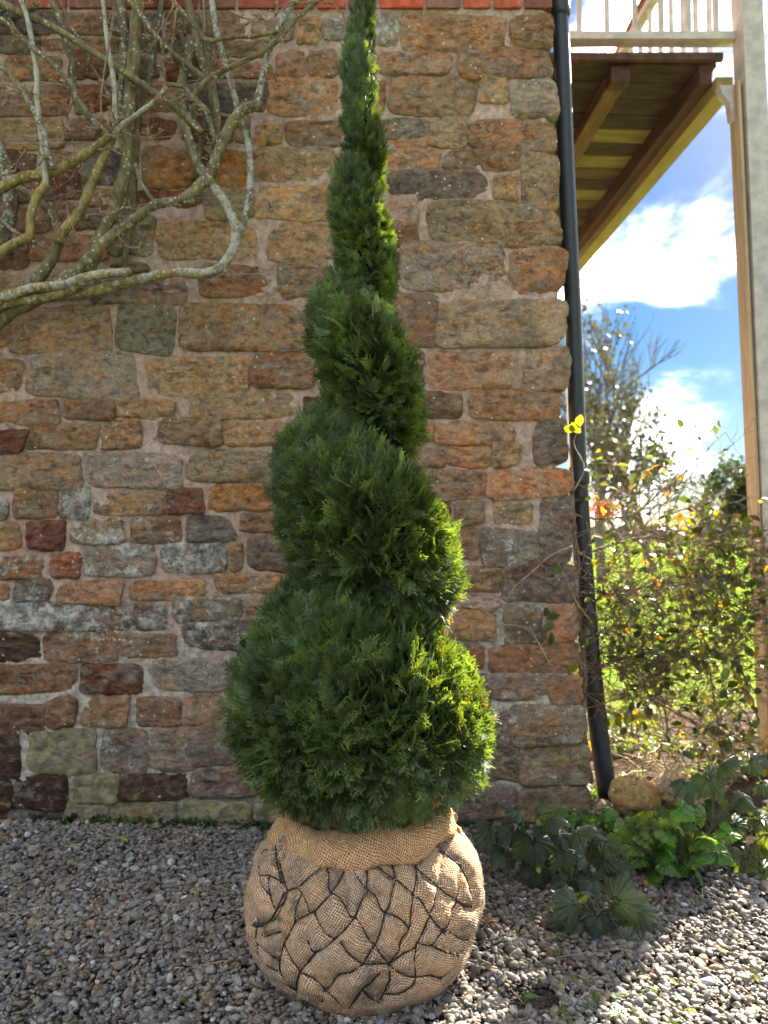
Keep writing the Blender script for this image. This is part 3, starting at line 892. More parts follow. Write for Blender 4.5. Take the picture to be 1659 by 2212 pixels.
def long_box(name, xa, w, h, zb_, mat, ya=Y0 + .02, yb=Y1):
    mb = MB()
    xa0, xb0 = side_x(ya, xa), side_x(yb, xa)
    vs = []
    for (x, y) in ((xa0, ya), (xb0, yb)):
        vs += [(x - w / 2, y, zb_), (x + w / 2, y, zb_), (x + w / 2, y, zb_ + h), (x - w / 2, y, zb_ + h)]
    mb.add([tuple(Vector(p) - WL) for p in vs], [(0, 1, 2, 3), (7, 6, 5, 4), (0, 4, 5, 1), (1, 5, 6, 2), (2, 6, 7, 3), (3, 7, 4, 0)])
    return mb.build(name, mat, walk, smooth=False)
long_box('joist', 1.455, .105, .09, ZD - .092, M['joist'], Y0 + .13)
mb = MB(); mb.box((0, 0, 0), (.115, .10, .094)); o = mb.build('joist_shoe', M['darkwood'], walk, smooth=False); o.location = Vector((1.46, Y0 + .075, ZD - .05)) - WL
long_box('side_board', 1.985, .075, .12, ZD - .122, M['darkwood'])
long_box('beam', 2.08, .105, .10, ZD - .20, M['beam'], Y0 - .02)
mb = MB(); mb.box((0, 0, 0), (1.42, .03, .045)); o = mb.build('edge_board', M['darkwood'], walk, smooth=False); o.location = Vector((1.36, Y0 - .018, ZD + .024)) - WL
# posts: near post leans a little, cream painted, added tan strip colours warm bounce onto its inner face
def lean_post(name, top, bot, w, d, mat):
    mb = MB(); vs = []
    for p in (bot, top):
        vs += [(p[0] - w / 2, p[1] - d / 2, p[2]), (p[0] + w / 2, p[1] - d / 2, p[2]), (p[0] + w / 2, p[1] + d / 2, p[2]), (p[0] - w / 2, p[1] + d / 2, p[2])]
    mb.add([tuple(Vector(q) - WL) for q in vs], [(3, 2, 1, 0), (4, 5, 6, 7), (0, 1, 5, 4), (1, 2, 6, 5), (2, 3, 7, 6), (3, 0, 4, 7)])
    return mb.build(name, mat, walk, smooth=False)
tp, bt = at(1606, -160, 4.5), at(1681, 1560, 4.5)
bt.z = -.05
lean_post('post', tp, bt, .122, .14, M['paint'])
lean_post('post_bounce_strip', Vector((tp.x - .0705, 4.51, ZD - .20)), Vector((bt.x - .0705, 4.51, -.05)), .018, .12, M['bounce_tan'])
lean_post('post', Vector((side_x(7.9, 2.1), 7.9, 5.4)), Vector((side_x(7.9, 2.16), 7.9, -.05)), .12, .12, M['paint'])
# bracket under the beam end
mb = MB()
prof = [(0, 0), (-.10, 0), (-.085, -.05), (-.04, -.10), (-.03, -.20), (0, -.22)]
bz = ZD - .2; bx0 = tp.x - .064
vs = [(bx0 + px, 4.53 + s * .03, bz + pz) for s in (-1, 1) for px, pz in prof]
n_ = len(prof)
mb.add([tuple(Vector(p) - WL) for p in vs], [tuple(range(n_)), tuple(range(2 * n_ - 1, n_ - 1, -1))] + [(i, i + n_, (i + 1) % n_ + n_, (i + 1) % n_) for i in range(n_)])
mb.build('bracket', M['paint'], walk, smooth=False)
# railings
rz = at(1400, 90, 4.58).z
mb = MB(); mb.box((0, 0, 0), (1.62, .085, .046)); o = mb.build('bottom_rail', M['paint'], walk, smooth=False); o.location = Vector((1.34, 4.57, rz + .008)) - WL
mb = MB(); mb.box((0, 0, 0), (1.62, .07, .05)); o = mb.build('top_rail', M['paint'], walk, smooth=False); o.location = Vector((1.34, 4.57, rz + .86)) - WL
mb = MB(); mb.box((0, 0, 0), (.026, .026, .80))
me_sp = mb.mesh('spindle', [M['paint']], False)
for U in (1191, 1251, 1311, 1371, 1428, 1487, 1546, 1596 - 8):
    o = put('spindle', me_sp, walk); o.location = Vector(((U - 829.5) / FPX * 4.57 / (math.cos(PITCH) - .64 * math.sin(PITCH)) , 4.57, rz + .43)) - WL
mb = MB(); mb.box((0, 0, 0), (.026, .026, 1.12))
me_sp2 = mb.mesh('spindle', [M['paint']], False)
for k in range(17):
    y = 4.78 + k * .188
    o = put('spindle', me_sp2, walk); o.location = Vector((side_x(y, 2.09), y, ZD + .03 + .56)) - WL
long_box('side_top_rail', 2.09, .07, .05, ZD + 1.15, M['paint'])
# slanting timber at the far side
mb = MB()
pa, pb = at(1326, 140, 6.9), at(1425, -60, 6.3)
mb.tube([pa - WL, pb - WL], [.055, .055], 4); mb.build('brace', M['joist'], walk, smooth=False)

# ------------------------------------------------------------------ wisteria on the wall
wist = empty('wisteria', tuple(at(60, 640, 3.5)))
tag(wist, 'bare lichen spotted wisteria with thick twisted stems trained over the upper left of the wall', 'climbing plant')
WS = wist.location.copy()
# points in thirds of picture units; (width start, width end, gap from the wall in m, tint, lichen, points)
G_, O_, P_, Y_ = (.85, .85, .88), (.95, .94, .85), (1.4, 1.42, 1.43), (1.35, 1.25, .85)
stems = [
 (46, 40, .22, O_, .35, [(-60, -20), (0, 15), (150, 90), (290, 150), (430, 225), (560, 310), (720, 410), (870, 510), (1060, 640), (1180, 730), (1310, 860)]),
 (26, 34, .26, P_, .95, [(120, -40), (135, 0), (170, 90), (200, 230), (220, 350), (240, 500), (240, 620), (255, 780), (270, 900), (285, 1050), (300, 1210)]),
 (46, 52, .25, Y_, .25, [(310, 1190), (240, 1270), (200, 1400), (190, 1530), (130, 1560), (50, 1600), (-40, 1680)]),
 (34, 36, .16, G_, .5, [(320, -50), (330, 0), (380, 90), (405, 200), (430, 310), (470, 400), (475, 500), (480, 590), (490, 640)]),
 (30, 40, .18, Y_, .3, [(480, 590), (510, 670), (560, 740), (620, 800), (700, 880)]),
 (24, 20, .10, G_, .3, [(380, -40), (450, 150), (540, 290), (600, 430), (680, 570), (730, 670)]),
 (24, 28, .24, P_, .9, [(655, -50), (665, 0), (680, 130), (700, 300), (720, 420), (740, 560), (745, 740), (740, 860)]),
 (62, 52, .12, G_, .5, [(760, -60), (775, 0), (800, 100), (810, 250), (800, 450), (790, 650), (770, 790)]),
 (70, 84, .15, O_, .3, [(910, -60), (905, 0), (880, 200), (870, 380), (850, 560), (835, 750), (830, 950), (820, 1080), (790, 1200), (750, 1330), (700, 1440), (650, 1550), (600, 1680), (560, 1760)]),
 (38, 36, .07, G_, .2, [(1060, -60), (1050, 0), (1020, 200), (990, 400), (960, 540), (910, 680), (890, 850), (885, 1000), (870, 1200), (850, 1400), (830, 1530), (812, 1659), (800, 1750)]),
 (58, 50, .12, G_, .35, [(1200, -60), (1215, 0), (1250, 150), (1290, 320), (1330, 460), (1370, 600), (1400, 750), (1412, 880), (1400, 960)]),
 (48, 60, .19, G_, .45, [(1235, 240), (1215, 400), (1175, 560), (1185, 700), (1200, 800), (1240, 950), (1290, 1080), (1370, 1190)]),
 (52, 58, .20, P_, .8, [(1290, 1080), (1370, 1190), (1450, 1300), (1510, 1420), (1530, 1520), (1500, 1640), (1410, 1745), (1300, 1774), (1150, 1764)]),
 (54, 62, .17, Y_, .7, [(1300, 1774), (1150, 1764), (1000, 1789), (850, 1824), (700, 1864), (550, 1894), (440, 1892), (340, 1870)]),
 (34, 40, .17, (1.0, 1.08, 1.2), .8, [(1360, -60), (1370, 0), (1400, 180), (1430, 310), (1480, 480), (1530, 660), (1570, 800), (1610, 950), (1625, 1100), (1615, 1250), (1590, 1400), (1540, 1530)]),
 (58, 66, .21, O_, .4, [(1700, 690), (1640, 690), (1580, 710), (1525, 765), (1470, 860), (1420, 980), (1380, 1080), (1320, 1170), (1250, 1250), (1170, 1310)]),
 (28, 40, .20, G_, .8, [(1960, -60), (1929, 0), (1859, 80), (1769, 270), (1719, 420), (1679, 600), (1660, 690)]),
 (18, 34, .22, O_, .3, [(1960, 70), (1860, 180), (1660, 235), (1500, 240), (1340, 265), (1290, 200), (1210, 120), (1150, 40), (1060, -60)]),
 (20, 34, .25, O_, .2, [(2100, -20), (1990, 60), (1900, 150), (1790, 270), (1660, 360), (1500, 430), (1400, 480), (1330, 530), (1270, 600), (1230, 660)]),
 (24, 34, .26, O_, .5, [(830, -20), (860, 30), (930, 120), (1010, 230), (1060, 290), (1150, 370), (1240, 440), (1330, 510)]),
 (44, 82, .18, O_, .5, [(1265, 1310), (1150, 1302), (1000, 1330), (900, 1400), (780, 1490), (650, 1600), (560, 1700), (450, 1790), (370, 1850)]),
 (50, 66, .23, Y_, .8, [(850, 1762), (700, 1772), (520, 1808), (400, 1848), (200, 1872), (0, 1935), (-80, 1960)]),
 (56, 60, .20, Y_, .6, [(560, 1812), (480, 1862), (400, 1895), (300, 1922), (150, 1950), (20, 1975), (-80, 2010)]),
 (70, 96, .15, O_, .2, [(330, 1900), (230, 1950), (100, 2010), (0, 2080), (-80, 2150)]),
 (46, 62, .20, Y_, .35, [(735, 880), (690, 980), (640, 1080), (590, 1200), (540, 1320), (480, 1420), (400, 1510), (380, 1570)]),
 (62, 72, .16, G_, .2, [(390, 1540), (370, 1600), (330, 1680), (280, 1770), (220, 1840)]),
 (78, 46, .22, Y_, .4, [(-60, 1250), (0, 1220), (150, 1150), (280, 1130), (400, 1090), (520, 1020), (640, 940), (710, 880)]),
 (80, 80, .10, G_, .7, [(-30, 920), (0, 980), (40, 1080), (60, 1200), (70, 1350), (40, 1480), (-20, 1600)]),
 (44, 54, .14, O_, .4, [(120, 1215), (230, 1290), (330, 1370), (372, 1450), (385, 1560)]),
 (28, 34, .27, G_, .7, [(-40, 390), (0, 430), (80, 500), (150, 590), (200, 680), (250, 780), (290, 880), (310, 1000), (350, 1090)]),
 (28, 32, .28, G_, .5, [(-20, 100), (100, 200), (200, 300), (300, 380), (400, 480), (470, 560), (510, 650), (580, 750), (650, 850)]),
 (26, 18, .2, G_, .6, [(-30, 1390), (70, 1480), (150, 1530), (220, 1570), (300, 1610)]),
 (26, 30, .26, P_, .8, [(1080, 560), (1020, 640), (930, 710), (850, 770), (780, 820), (740, 890)]),
 (30, 36, .17, O_, .5, [(1250, 600), (1290, 680), (1350, 760), (1380, 860), (1412, 930)]),
 (26, 30, .10, G_, .3, [(1210, 620), (1250, 730), (1300, 850)]),
 (10, 10, .30, (1.3, 1.3, 1.4), .2, [(745, -20), (720, 200), (670, 500), (655, 650), (660, 790)]),
 (14, 12, .12, P_, .2, [(1318, -40), (1322, 90), (1326, 215)]),
 (22, 24, .08, P_, .7, [(875, 1060), (900, 1160), (950, 1240), (1000, 1310)]),
 (46, 44, .12, G_, .4, [(1345, 250), (1350, 340), (1370, 480), (1390, 620), (1410, 770), (1415, 900)]),
 (32, 36, .06, G_, .2, [(1345, 690), (1320, 850), (1290, 1000), (1262, 1160)]),
 (22, 24, .27, O_, .2, [(1080, 555), (1130, 552), (1200, 570), (1240, 620), (1330, 700), (1365, 740)]),
 (26, 22, .09, G_, .2, [(1150, 80), (1170, 200), (1205, 310), (1250, 380)]),
 (42, 30, .10, (.7, .7, .75), .2, [(240, 30), (100, 110), (0, 160), (-60, 180)]),
 (26, 26, .10, (.7, .7, .75), .2, [(80, 10), (0, 90), (-50, 130)]),
]
def prolong(pts):
    out = list(pts)
    for end in (0, -1):
        x, y = out[end]; x2, y2 = out[1] if end == 0 else out[-2]
        if y < -15 or x < -15:
            d = math.hypot(x - x2, y - y2) or 1
            ex = [(x + (x - x2) / d * q + random.gauss(0, 14), y + (y - y2) / d * q + random.gauss(0, 14)) for q in (140, 290, 430)]
            ex = [(a_, b_) for a_, b_ in ex]
            out = ex[::-1] + out if end == 0 else out + ex
    return out
stems = [s[:5] + (prolong(s[5]),) for s in stems]
def wpt(x, y, gap): return at(x / 3, y / 3, Y_WALL - gap) - WS
for w0, w1, gap, tint, lich, pts in stems:
    sp = spline([(x, y) for x, y in pts], 6)
    n = len(sp)
    ph = random.uniform(0, 9)
    P3, Rr = [], []
    for i, p in enumerate(sp):
        t = i / (n - 1)
        gg = gap + .015 * math.sin(t * 5 + ph)
        wv = 2.2 * mnoise.noise((t * 9 + ph, 0, 0))
        P3.append(wpt(p[0] + wv, p[1] + wv, gg))
        r = 1.12 * (w0 + (w1 - w0) * t) / 3 / 2 / FPX * 3.45 * (1 + .16 * mnoise.noise((t * len(pts) * 2.2, ph, 0)) + .10 * mnoise.noise((t * len(pts) * 6, ph, 3)))
        Rr.append(max(.0015, r))
    mb = MB(); mb.tube(P3, Rr, 12, wob=.10)
    o = mb.build('stem' if w1 > 40 else 'branch', M['bark'], wist, color=tint)
    o['lichen'] = float(lich)
twigs = [
 [(780, 850), (880, 880), (980, 890), (1060, 840)], [(980, 890), (1020, 925), (1060, 950)], [(950, 880), (965, 850), (958, 805)], [(320, 518), (380, 530), (440, 550), (545, 600)],
 [(-10, 530), (120, 575), (240, 615), (350, 665)], [(640, 970), (700, 960), (760, 985), (850, 1030), (880, 1070), (950, 1100)], [(520, 1580), (460, 1440), (432, 1300), (460, 1240), (560, 1250), (620, 1290), (655, 1380), (700, 1395)],
 [(650, 1235), (645, 1300), (655, 1380)], [(865, 1350), (790, 1350), (700, 1390), (620, 1390), (545, 1385), (510, 1330)], [(-10, 1142), (90, 1110), (120, 1050), (150, 1000), (200, 990), (270, 1010)],
 [(1140, 0), (1090, 110), (1000, 260), (950, 350), (895, 400)], [(925, 225), (985, 240), (1040, 265), (1050, 330), (1060, 420), (1075, 560)], [(700, 690), (730, 740), (745, 790), (730, 840)], [(800, 745), (770, 790), (735, 830)],
 [(20, 120), (60, 200), (130, 250), (220, 330)], [(80, 140), (110, 210), (170, 270)], [(-10, 640), (60, 590), (140, 600)], [(165, 570), (190, 600), (240, 615)], [(560, 820), (640, 835), (720, 860)],
 [(700, 750), (715, 800), (740, 850)], [(1030, 410), (1060, 470), (1075, 540)], [(1145, 60), (1125, 200), (1112, 320)], [(1500, 70), (1560, 110), (1640, 130), (1690, 150)], [(1640, 90), (1700, 120), (1730, 160)],
 [(1590, 160), (1640, 130), (1680, 100)], [(1780, 100), (1830, 60), (1900, 30), (1960, 0)], [(1990, 10), (2080, 20), (2160, 30), (2220, 90), (2240, 160)], [(1900, 20), (1990, 15), (2060, -20)], [(1740, 440), (1765, 440), (1750, 470)],
 [(700, 1280), (760, 1380), (740, 1420)], [(650, 1270), (700, 1330), (740, 1380)], [(250, 1070), (300, 1020), (350, 1060)], [(480, 640), (440, 740), (430, 800)], [(430, 800), (465, 880), (480, 990), (500, 1060), (470, 1140), (400, 1200), (330, 1240)],
 [(1340, 1200), (1400, 1180)], [(1040, 360), (1080, 400), (1130, 410)], [(1440, 450), (1540, 400), (1650, 350)], [(760, 1460), (780, 1560), (820, 1600), (900, 1610), (960, 1660), (1030, 1740)], [(700, 870), (790, 920), (760, 970)],
]
rs = random.Random(3)
for pts in twigs:
    sp = spline(pts, 5); n = len(sp)
    gap = rs.uniform(.24, .33)
    mb = MB(); P3 = []
    for i, p in enumerate(sp):
        P3.append(wpt(p[0] + rs.gauss(0, 2), p[1] + rs.gauss(0, 2), gap + .02 * math.sin(i * .6)))
    w = 5.2 if len(pts) < 7 else 3.2
    mb.tube(P3, [(w * (1.15 - .55 * i / n)) / 3 / FPX * 3.4 * rs.uniform(.85, 1.25) for i in range(n)], 6, mi=0)
    for i in range(1, n, 2):                                     # spurs with fat buds
        if rs.random() < .75:
            d = Vector((rs.uniform(-1, 1), -rs.uniform(0, .6), rs.uniform(-.4, 1))).normalized()
            L_ = rs.uniform(.008, .034)
            q = P3[i] + d * L_
            mb.tube([P3[i], P3[i] + d * L_ * .6, q, q + d * .004, q + d * .009], [.0022, .002, .0022, .0042, .0012], 5, mi=0)
            mb.tube([q - d * .001, q + d * .004, q + d * .010], [.002, .0046, .001], 5, mi=1)
    o = mb.build('twig', [M['twig'], M['bud']], wist, color=(1.25, 1.15, 1.0)); o['lichen'] = .1
for k in range(70):                                              # fine side twigs on the trained stems
    w0, w1, gap, tint, lich, pts = rs.choice(stems)
    sp = spline([(x, y) for x, y in pts], 4); x, y = rs.choice(sp)[:2]
    if not (0 < x < 1900 and 0 < y < 1900): continue
    a_ = rs.uniform(0, 6.28); L_ = rs.uniform(50, 170); P3 = []; g0 = gap + .01
    for i in range(6):
        P3.append(wpt(x, y, g0 + .012 * i)); a_ += rs.gauss(0, .35); x += math.cos(a_) * L_ / 5; y += math.sin(a_) * L_ / 5
    mb = MB(); mb.tube(P3, [.0030 * (1 - .13 * i) for i in range(6)], 5)
    for i in range(1, 6):
        d = Vector((rs.uniform(-1, 1), -rs.uniform(0, .6), rs.uniform(-.4, 1))).normalized(); q = P3[i] + d * rs.uniform(.006, .022)
        mb.tube([P3[i], q, q + d * .005], [.0018, .0026, .001], 5)
        mb.tube([q, q + d * .005, q + d * .010], [.002, .0042, .001], 5, mi=1)
    o = mb.build('twig', [M['twig'], M['bud']], wist, color=(1.3, 1.2, 1.05)); o['lichen'] = .1
# training wires
for k, (pts, lb) in enumerate((
     ([(-40, 562), (300, 550), (640, 530), (1080, 545), (1240, 525), (1659, 462), (1760, 440)], 'uppermost thin horizontal training wire crossing behind the wisteria'),
     ([(-40, 932), (660, 915), (930, 900), (1250, 870), (1659, 846), (1718, 846)], 'middle thin training wire ending at a hook in an orange stone'),
     ([(-40, 1310), (350, 1365), (850, 1332), (1200, 1290), (1659, 1270), (1720, 1275)], 'third thin training wire crossing the wisteria below the orange stones'),
     ([(60, 1820), (400, 1818), (1000, 1800), (1440, 1779), (1690, 1775)], 'lowest thin training wire running behind the thick bottom branches'))):
    mb = MB()
    mb.tube([at(p[0] / 3, p[1] / 3, Y_WALL - .10) for p in spline(pts, 3)], .0016, 5)
    e = at(pts[-1][0] / 3, pts[-1][1] / 3, Y_WALL - .10)
    mb.tube([e, e + Vector((.012, .02, -.012)), e + Vector((.012, .11, -.014))], .004, 6)
    o = mb.build('training_wire', M['wire'], color=(1, 1, 1)); tag(o, lb, 'wire', 'training wires on the wall')

# ------------------------------------------------------------------ the spiral tree and its root ball
YT = 2.45
AX = at(785, 1750, YT).x
tree = empty('spiral_topiary_tree', (AX, YT, 0))
tag(tree, 'tall clipped green conifer spiral tapering to a thin tip above the wrapped root ball', 'tree')
TL = tree.location.copy()
Lp = [(-60, 782), (-30, 772), (0, 764), (50, 750), (100, 731), (150, 725), (200, 725), (250, 733), (300, 737), (330, 737), (370, 720), (400, 709), (430, 705), (470, 706), (500, 714), (540, 722), (580, 720), (600, 697), (630, 672), (650, 658), (670, 652), (700, 652), (730, 655), (770, 667), (800, 675), (850, 683), (880, 676), (900, 652), (930, 622), (950, 602), (980, 584), (1000, 578), (1030, 577), (1050, 577), (1100, 584), (1150, 595), (1200, 610), (1240, 612), (1270, 590), (1300, 570), (1340, 555), (1370, 540), (1400, 520), (1450, 502), (1500, 497), (1550, 499), (1600, 506), (1640, 522), (1670, 560), (1700, 600), (1725, 640), (1790, 700)]
Rp = [(-60, 790), (-30, 800), (0, 806), (50, 810), (100, 809), (150, 803), (200, 806), (250, 820), (300, 829), (330, 833), (370, 833), (395, 815), (405, 811), (430, 816), (470, 836), (500, 845), (540, 850), (580, 850), (600, 849), (630, 845), (650, 838), (675, 823), (690, 822), (700, 838), (730, 868), (770, 893), (800, 908), (850, 918), (880, 920), (900, 920), (930, 917), (950, 912), (980, 897), (1010, 885), (1025, 888), (1035, 905), (1050, 930), (1100, 955), (1150, 980), (1200, 992), (1250, 998), (1270, 998), (1300, 992), (1335, 968), (1350, 960), (1370, 970), (1400, 990), (1450, 1025), (1500, 1050), (1550, 1071), (1600, 1068), (1640, 1050), (1680, 1015), (1705, 975), (1725, 930), (1790, 870)]
HT = [-60, 40, 150, 270, 330, 405, 580, 690, 860, 1020, 1240, 1350, 1790]   # where the groove crosses: left, right, left ...
HT = [-200, -60, 60, 170, 330, 405, 580, 690, 860, 1020, 1240, 1350, 1790, 1800, 2300]
# index even -> left (theta=pi), odd -> right (theta=2pi); front is between an even index and the next odd one
def Lr(v): return 785 - float(np.interp(v, [p[0] for p in Lp], [p[1] for p in Lp]))
def Rr_(v): return float(np.interp(v, [p[0] for p in Rp], [p[1] for p in Rp])) - 785
# screen radius as function of (theta, v): cumulative half turn h ; groove v at h
def groove_v(h): return float(np.interp(h, range(len(HT)), HT))
def rad_px(theta, v):
    """theta: 0 = right, pi/2 = front(toward camera), pi = left ; returns radius in picture units"""
    # h = 2m + f where f in [0,2): left f=0, front .5, right 1, back 1.5
    f = ((math.pi - theta) / math.pi) % 2.0
    hs = [f + 2 * m for m in range(-1, 8)]
    gv = [groove_v(h) if 0 <= h <= len(HT) - 1 else (-400 if h < 0 else 9999) for h in hs]
    k = 0
    while k + 1 < len(gv) and gv[k + 1] <= v: k += 1
    g0, g1 = gv[k], gv[k + 1] if k + 1 < len(gv) else 9999
    p = (v - g0) / max(1e-6, g1 - g0)
    h0 = hs[k]
    def prof(hi, pp):
        a_, b_ = groove_v(hi), groove_v(hi + 2)
        if hi + 2 > len(HT) - 1: b_ = a_ + 900
        vv = a_ + (b_ - a_) * pp
        # limit to the neighbourhood of v
        return Lr(vv) if hi % 2 == 0 else Rr_(vv)
    h_lo = math.floor(h0); w = h0 - h_lo
    if h_lo < 0: h_lo, w = 0, 0
    h_lo = min(h_lo, len(HT) - 4)
    if v > 1420:            # the bottom mass is simply round
        blend = smooth01((v - 1420) / 80)
    else: blend = 0
    r1 = (1 - w) * prof(h_lo, p) + w * prof(h_lo + 1, p)
    c = math.cos(theta)
    r2 = Lr(v) * (1 - c) / 2 + Rr_(v) * (1 + c) / 2
    return r1 * (1 - blend) + r2 * blend
def groove(theta, v):
    f = ((math.pi - theta) / math.pi) % 2.0
    best = 0
    for m in range(-1, 8):
        h = f + 2 * m
        if not 0 <= h <= 12.0: continue
        d = v - groove_v(h)
        w_up, w_dn = 14 + v * .035, 10 + v * .022      # the lobe above tucks in slowly, the one below juts out as a ledge
        best = max(best, math.exp(-(d / (w_dn if d > 0 else w_up)) ** 2))
    return best
def tree_pt(theta, v, inset=0.0):
    z = at(785, v, YT).z
    px = YT / FPX * (1 + math.tan(PITCH) * (z - CAM_H) / YT)
    rp = rad_px(theta, v)
    rp *= 1 - .19 * abs(math.sin(theta)) ** .6 * groove(theta, v) * (1 - smooth01((v - 1400) / 120) * .5)
    r = rp * px
    r = max(.006, r - min(inset * min(1, r / .16) + .013 * smooth01((r - .14) / .12), r * .32))
    if v > 1600:  # under-curve
        pass
    return Vector((r * math.cos(theta), -r * math.sin(theta), z))
NTH, NV = 72, 300
vsamp = np.linspace(-40, 1738, NV)
grid = np.zeros((NV, NTH, 3))
for j, v in enumerate(vsamp):
    for i in range(NTH):
        th = 2 * math.pi * i / NTH
        p = tree_pt(th, v, .030)
        grid[j, i] = (p.x, p.y, p.z)
# gentle smoothing in the round so that ledges read as clipped
for _ in range(2):
    grid = .5 * grid + .25 * (np.roll(grid, 1, 1) + np.roll(grid, -1, 1))
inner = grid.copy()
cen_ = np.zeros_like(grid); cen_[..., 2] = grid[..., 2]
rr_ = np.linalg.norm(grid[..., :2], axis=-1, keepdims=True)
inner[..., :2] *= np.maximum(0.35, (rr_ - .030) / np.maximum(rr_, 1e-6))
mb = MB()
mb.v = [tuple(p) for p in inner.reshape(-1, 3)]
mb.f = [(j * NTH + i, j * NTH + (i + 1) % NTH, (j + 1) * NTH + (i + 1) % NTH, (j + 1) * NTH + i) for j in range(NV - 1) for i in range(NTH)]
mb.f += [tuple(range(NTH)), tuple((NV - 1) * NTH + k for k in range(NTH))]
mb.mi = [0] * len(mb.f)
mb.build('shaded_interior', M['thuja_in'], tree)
mb = MB(); mb.tube([(0, 0, .30), (0, 0, 1.2), (0, 0, 2.4), (0, 0, at(785, -20, YT).z)], [.03, .024, .014, .004], 10)
mb.build('trunk', M['thuja_stem'], tree)

def spray_mesh(seed, L=.075, W=1.0):
    """a flat fan of scale-leaved branchlets; stem along +Y, fan in the XY plane, drooping toward -Z at the tips"""
    rr = random.Random(seed)
    mb = MB()
    def rib(p0, ang, ln, w, depth):
        n = 3 if depth < 2 else 2
        pts = []
        a = ang; p = Vector(p0)
        bend = rr.gauss(0, .14)
        for i in range(n + 1):
            pts.append(p.copy())
            st = ln / n
            a += bend * .4 + (.10 if ang > 0 else -.10) * -.5
            p = p + Vector((math.sin(a) * st, math.cos(a) * st, 0))
        vs, fs = [], []
        for i, q in enumerate(pts):
            t = i / n
            ww = w * (1 - .45 * t) * (1.0 if i < n else .45)
            dirn = (pts[min(n, i + 1)] - pts[max(0, i - 1)]).normalized()
            sd = Vector((dirn.y, -dirn.x, 0))
            r2 = (q.x ** 2 + q.y ** 2) / (L * L)
            zz = -.16 * L * r2 + .006 * math.sin(q.x * 130 + seed) * (abs(q.x) / L)
            vs += [tuple(q - sd * ww + Vector((0, 0, zz))), tuple(q + Vector((0, 0, zz + ww * .55))), tuple(q + sd * ww + Vector((0, 0, zz)))]
        for i in range(n):
            b = i * 3
            fs += [(b, b + 1, b + 4, b + 3), (b + 1, b + 2, b + 5, b + 4)]
        mb.add(vs, fs)
        if depth < 2:
            k = 5 if depth == 0 else max(2, int(ln / .0095))
            for i in range(k):
                t = (i + .9) / (k + .9)
                x = t * n; i0 = min(n - 1, int(x))
                q = pts[i0].lerp(pts[i0 + 1], x - i0)
                for sd in ((-1, 1) if depth == 0 else ((1,) if i % 2 else (-1,))):
                    l2 = (ln * .70 * (1 - t * .62) if depth == 0 else ln * .42 * (1 - .45 * t)) * rr.uniform(.75, 1.15)
                    a2 = ang + (a - ang) * t + sd * rr.uniform(.55, .80)
                    if l2 > .004: rib(q, a2, l2, w * (.88 if depth == 0 else .85), depth + 1)
    rib((0, 0, 0), 0, L, .0024 * W, 0)
    return mb.mesh('spray', [M['thuja']], True)
sprays = [unlinked('spray_source', spray_mesh(k * 13 + 1, .064 + .005 * (k % 3))) for k in range(7)]

# sample points over the surface by area
G = grid
dth = np.roll(G, -1, 1) - G
dv = np.zeros_like(G); dv[:-1] = G[1:] - G[:-1]; dv[-1] = dv[-2]
nrm = np.cross(dv, dth)
ln = np.linalg.norm(nrm, axis=-1)
area = ln.copy(); nrm /= np.maximum(ln[..., None], 1e-9)
outw = G.copy(); outw[..., 2] = 0
flip = (nrm * outw).sum(-1) < 0
nrm[flip] *= -1
tot = area.sum()
Nsp = 19000
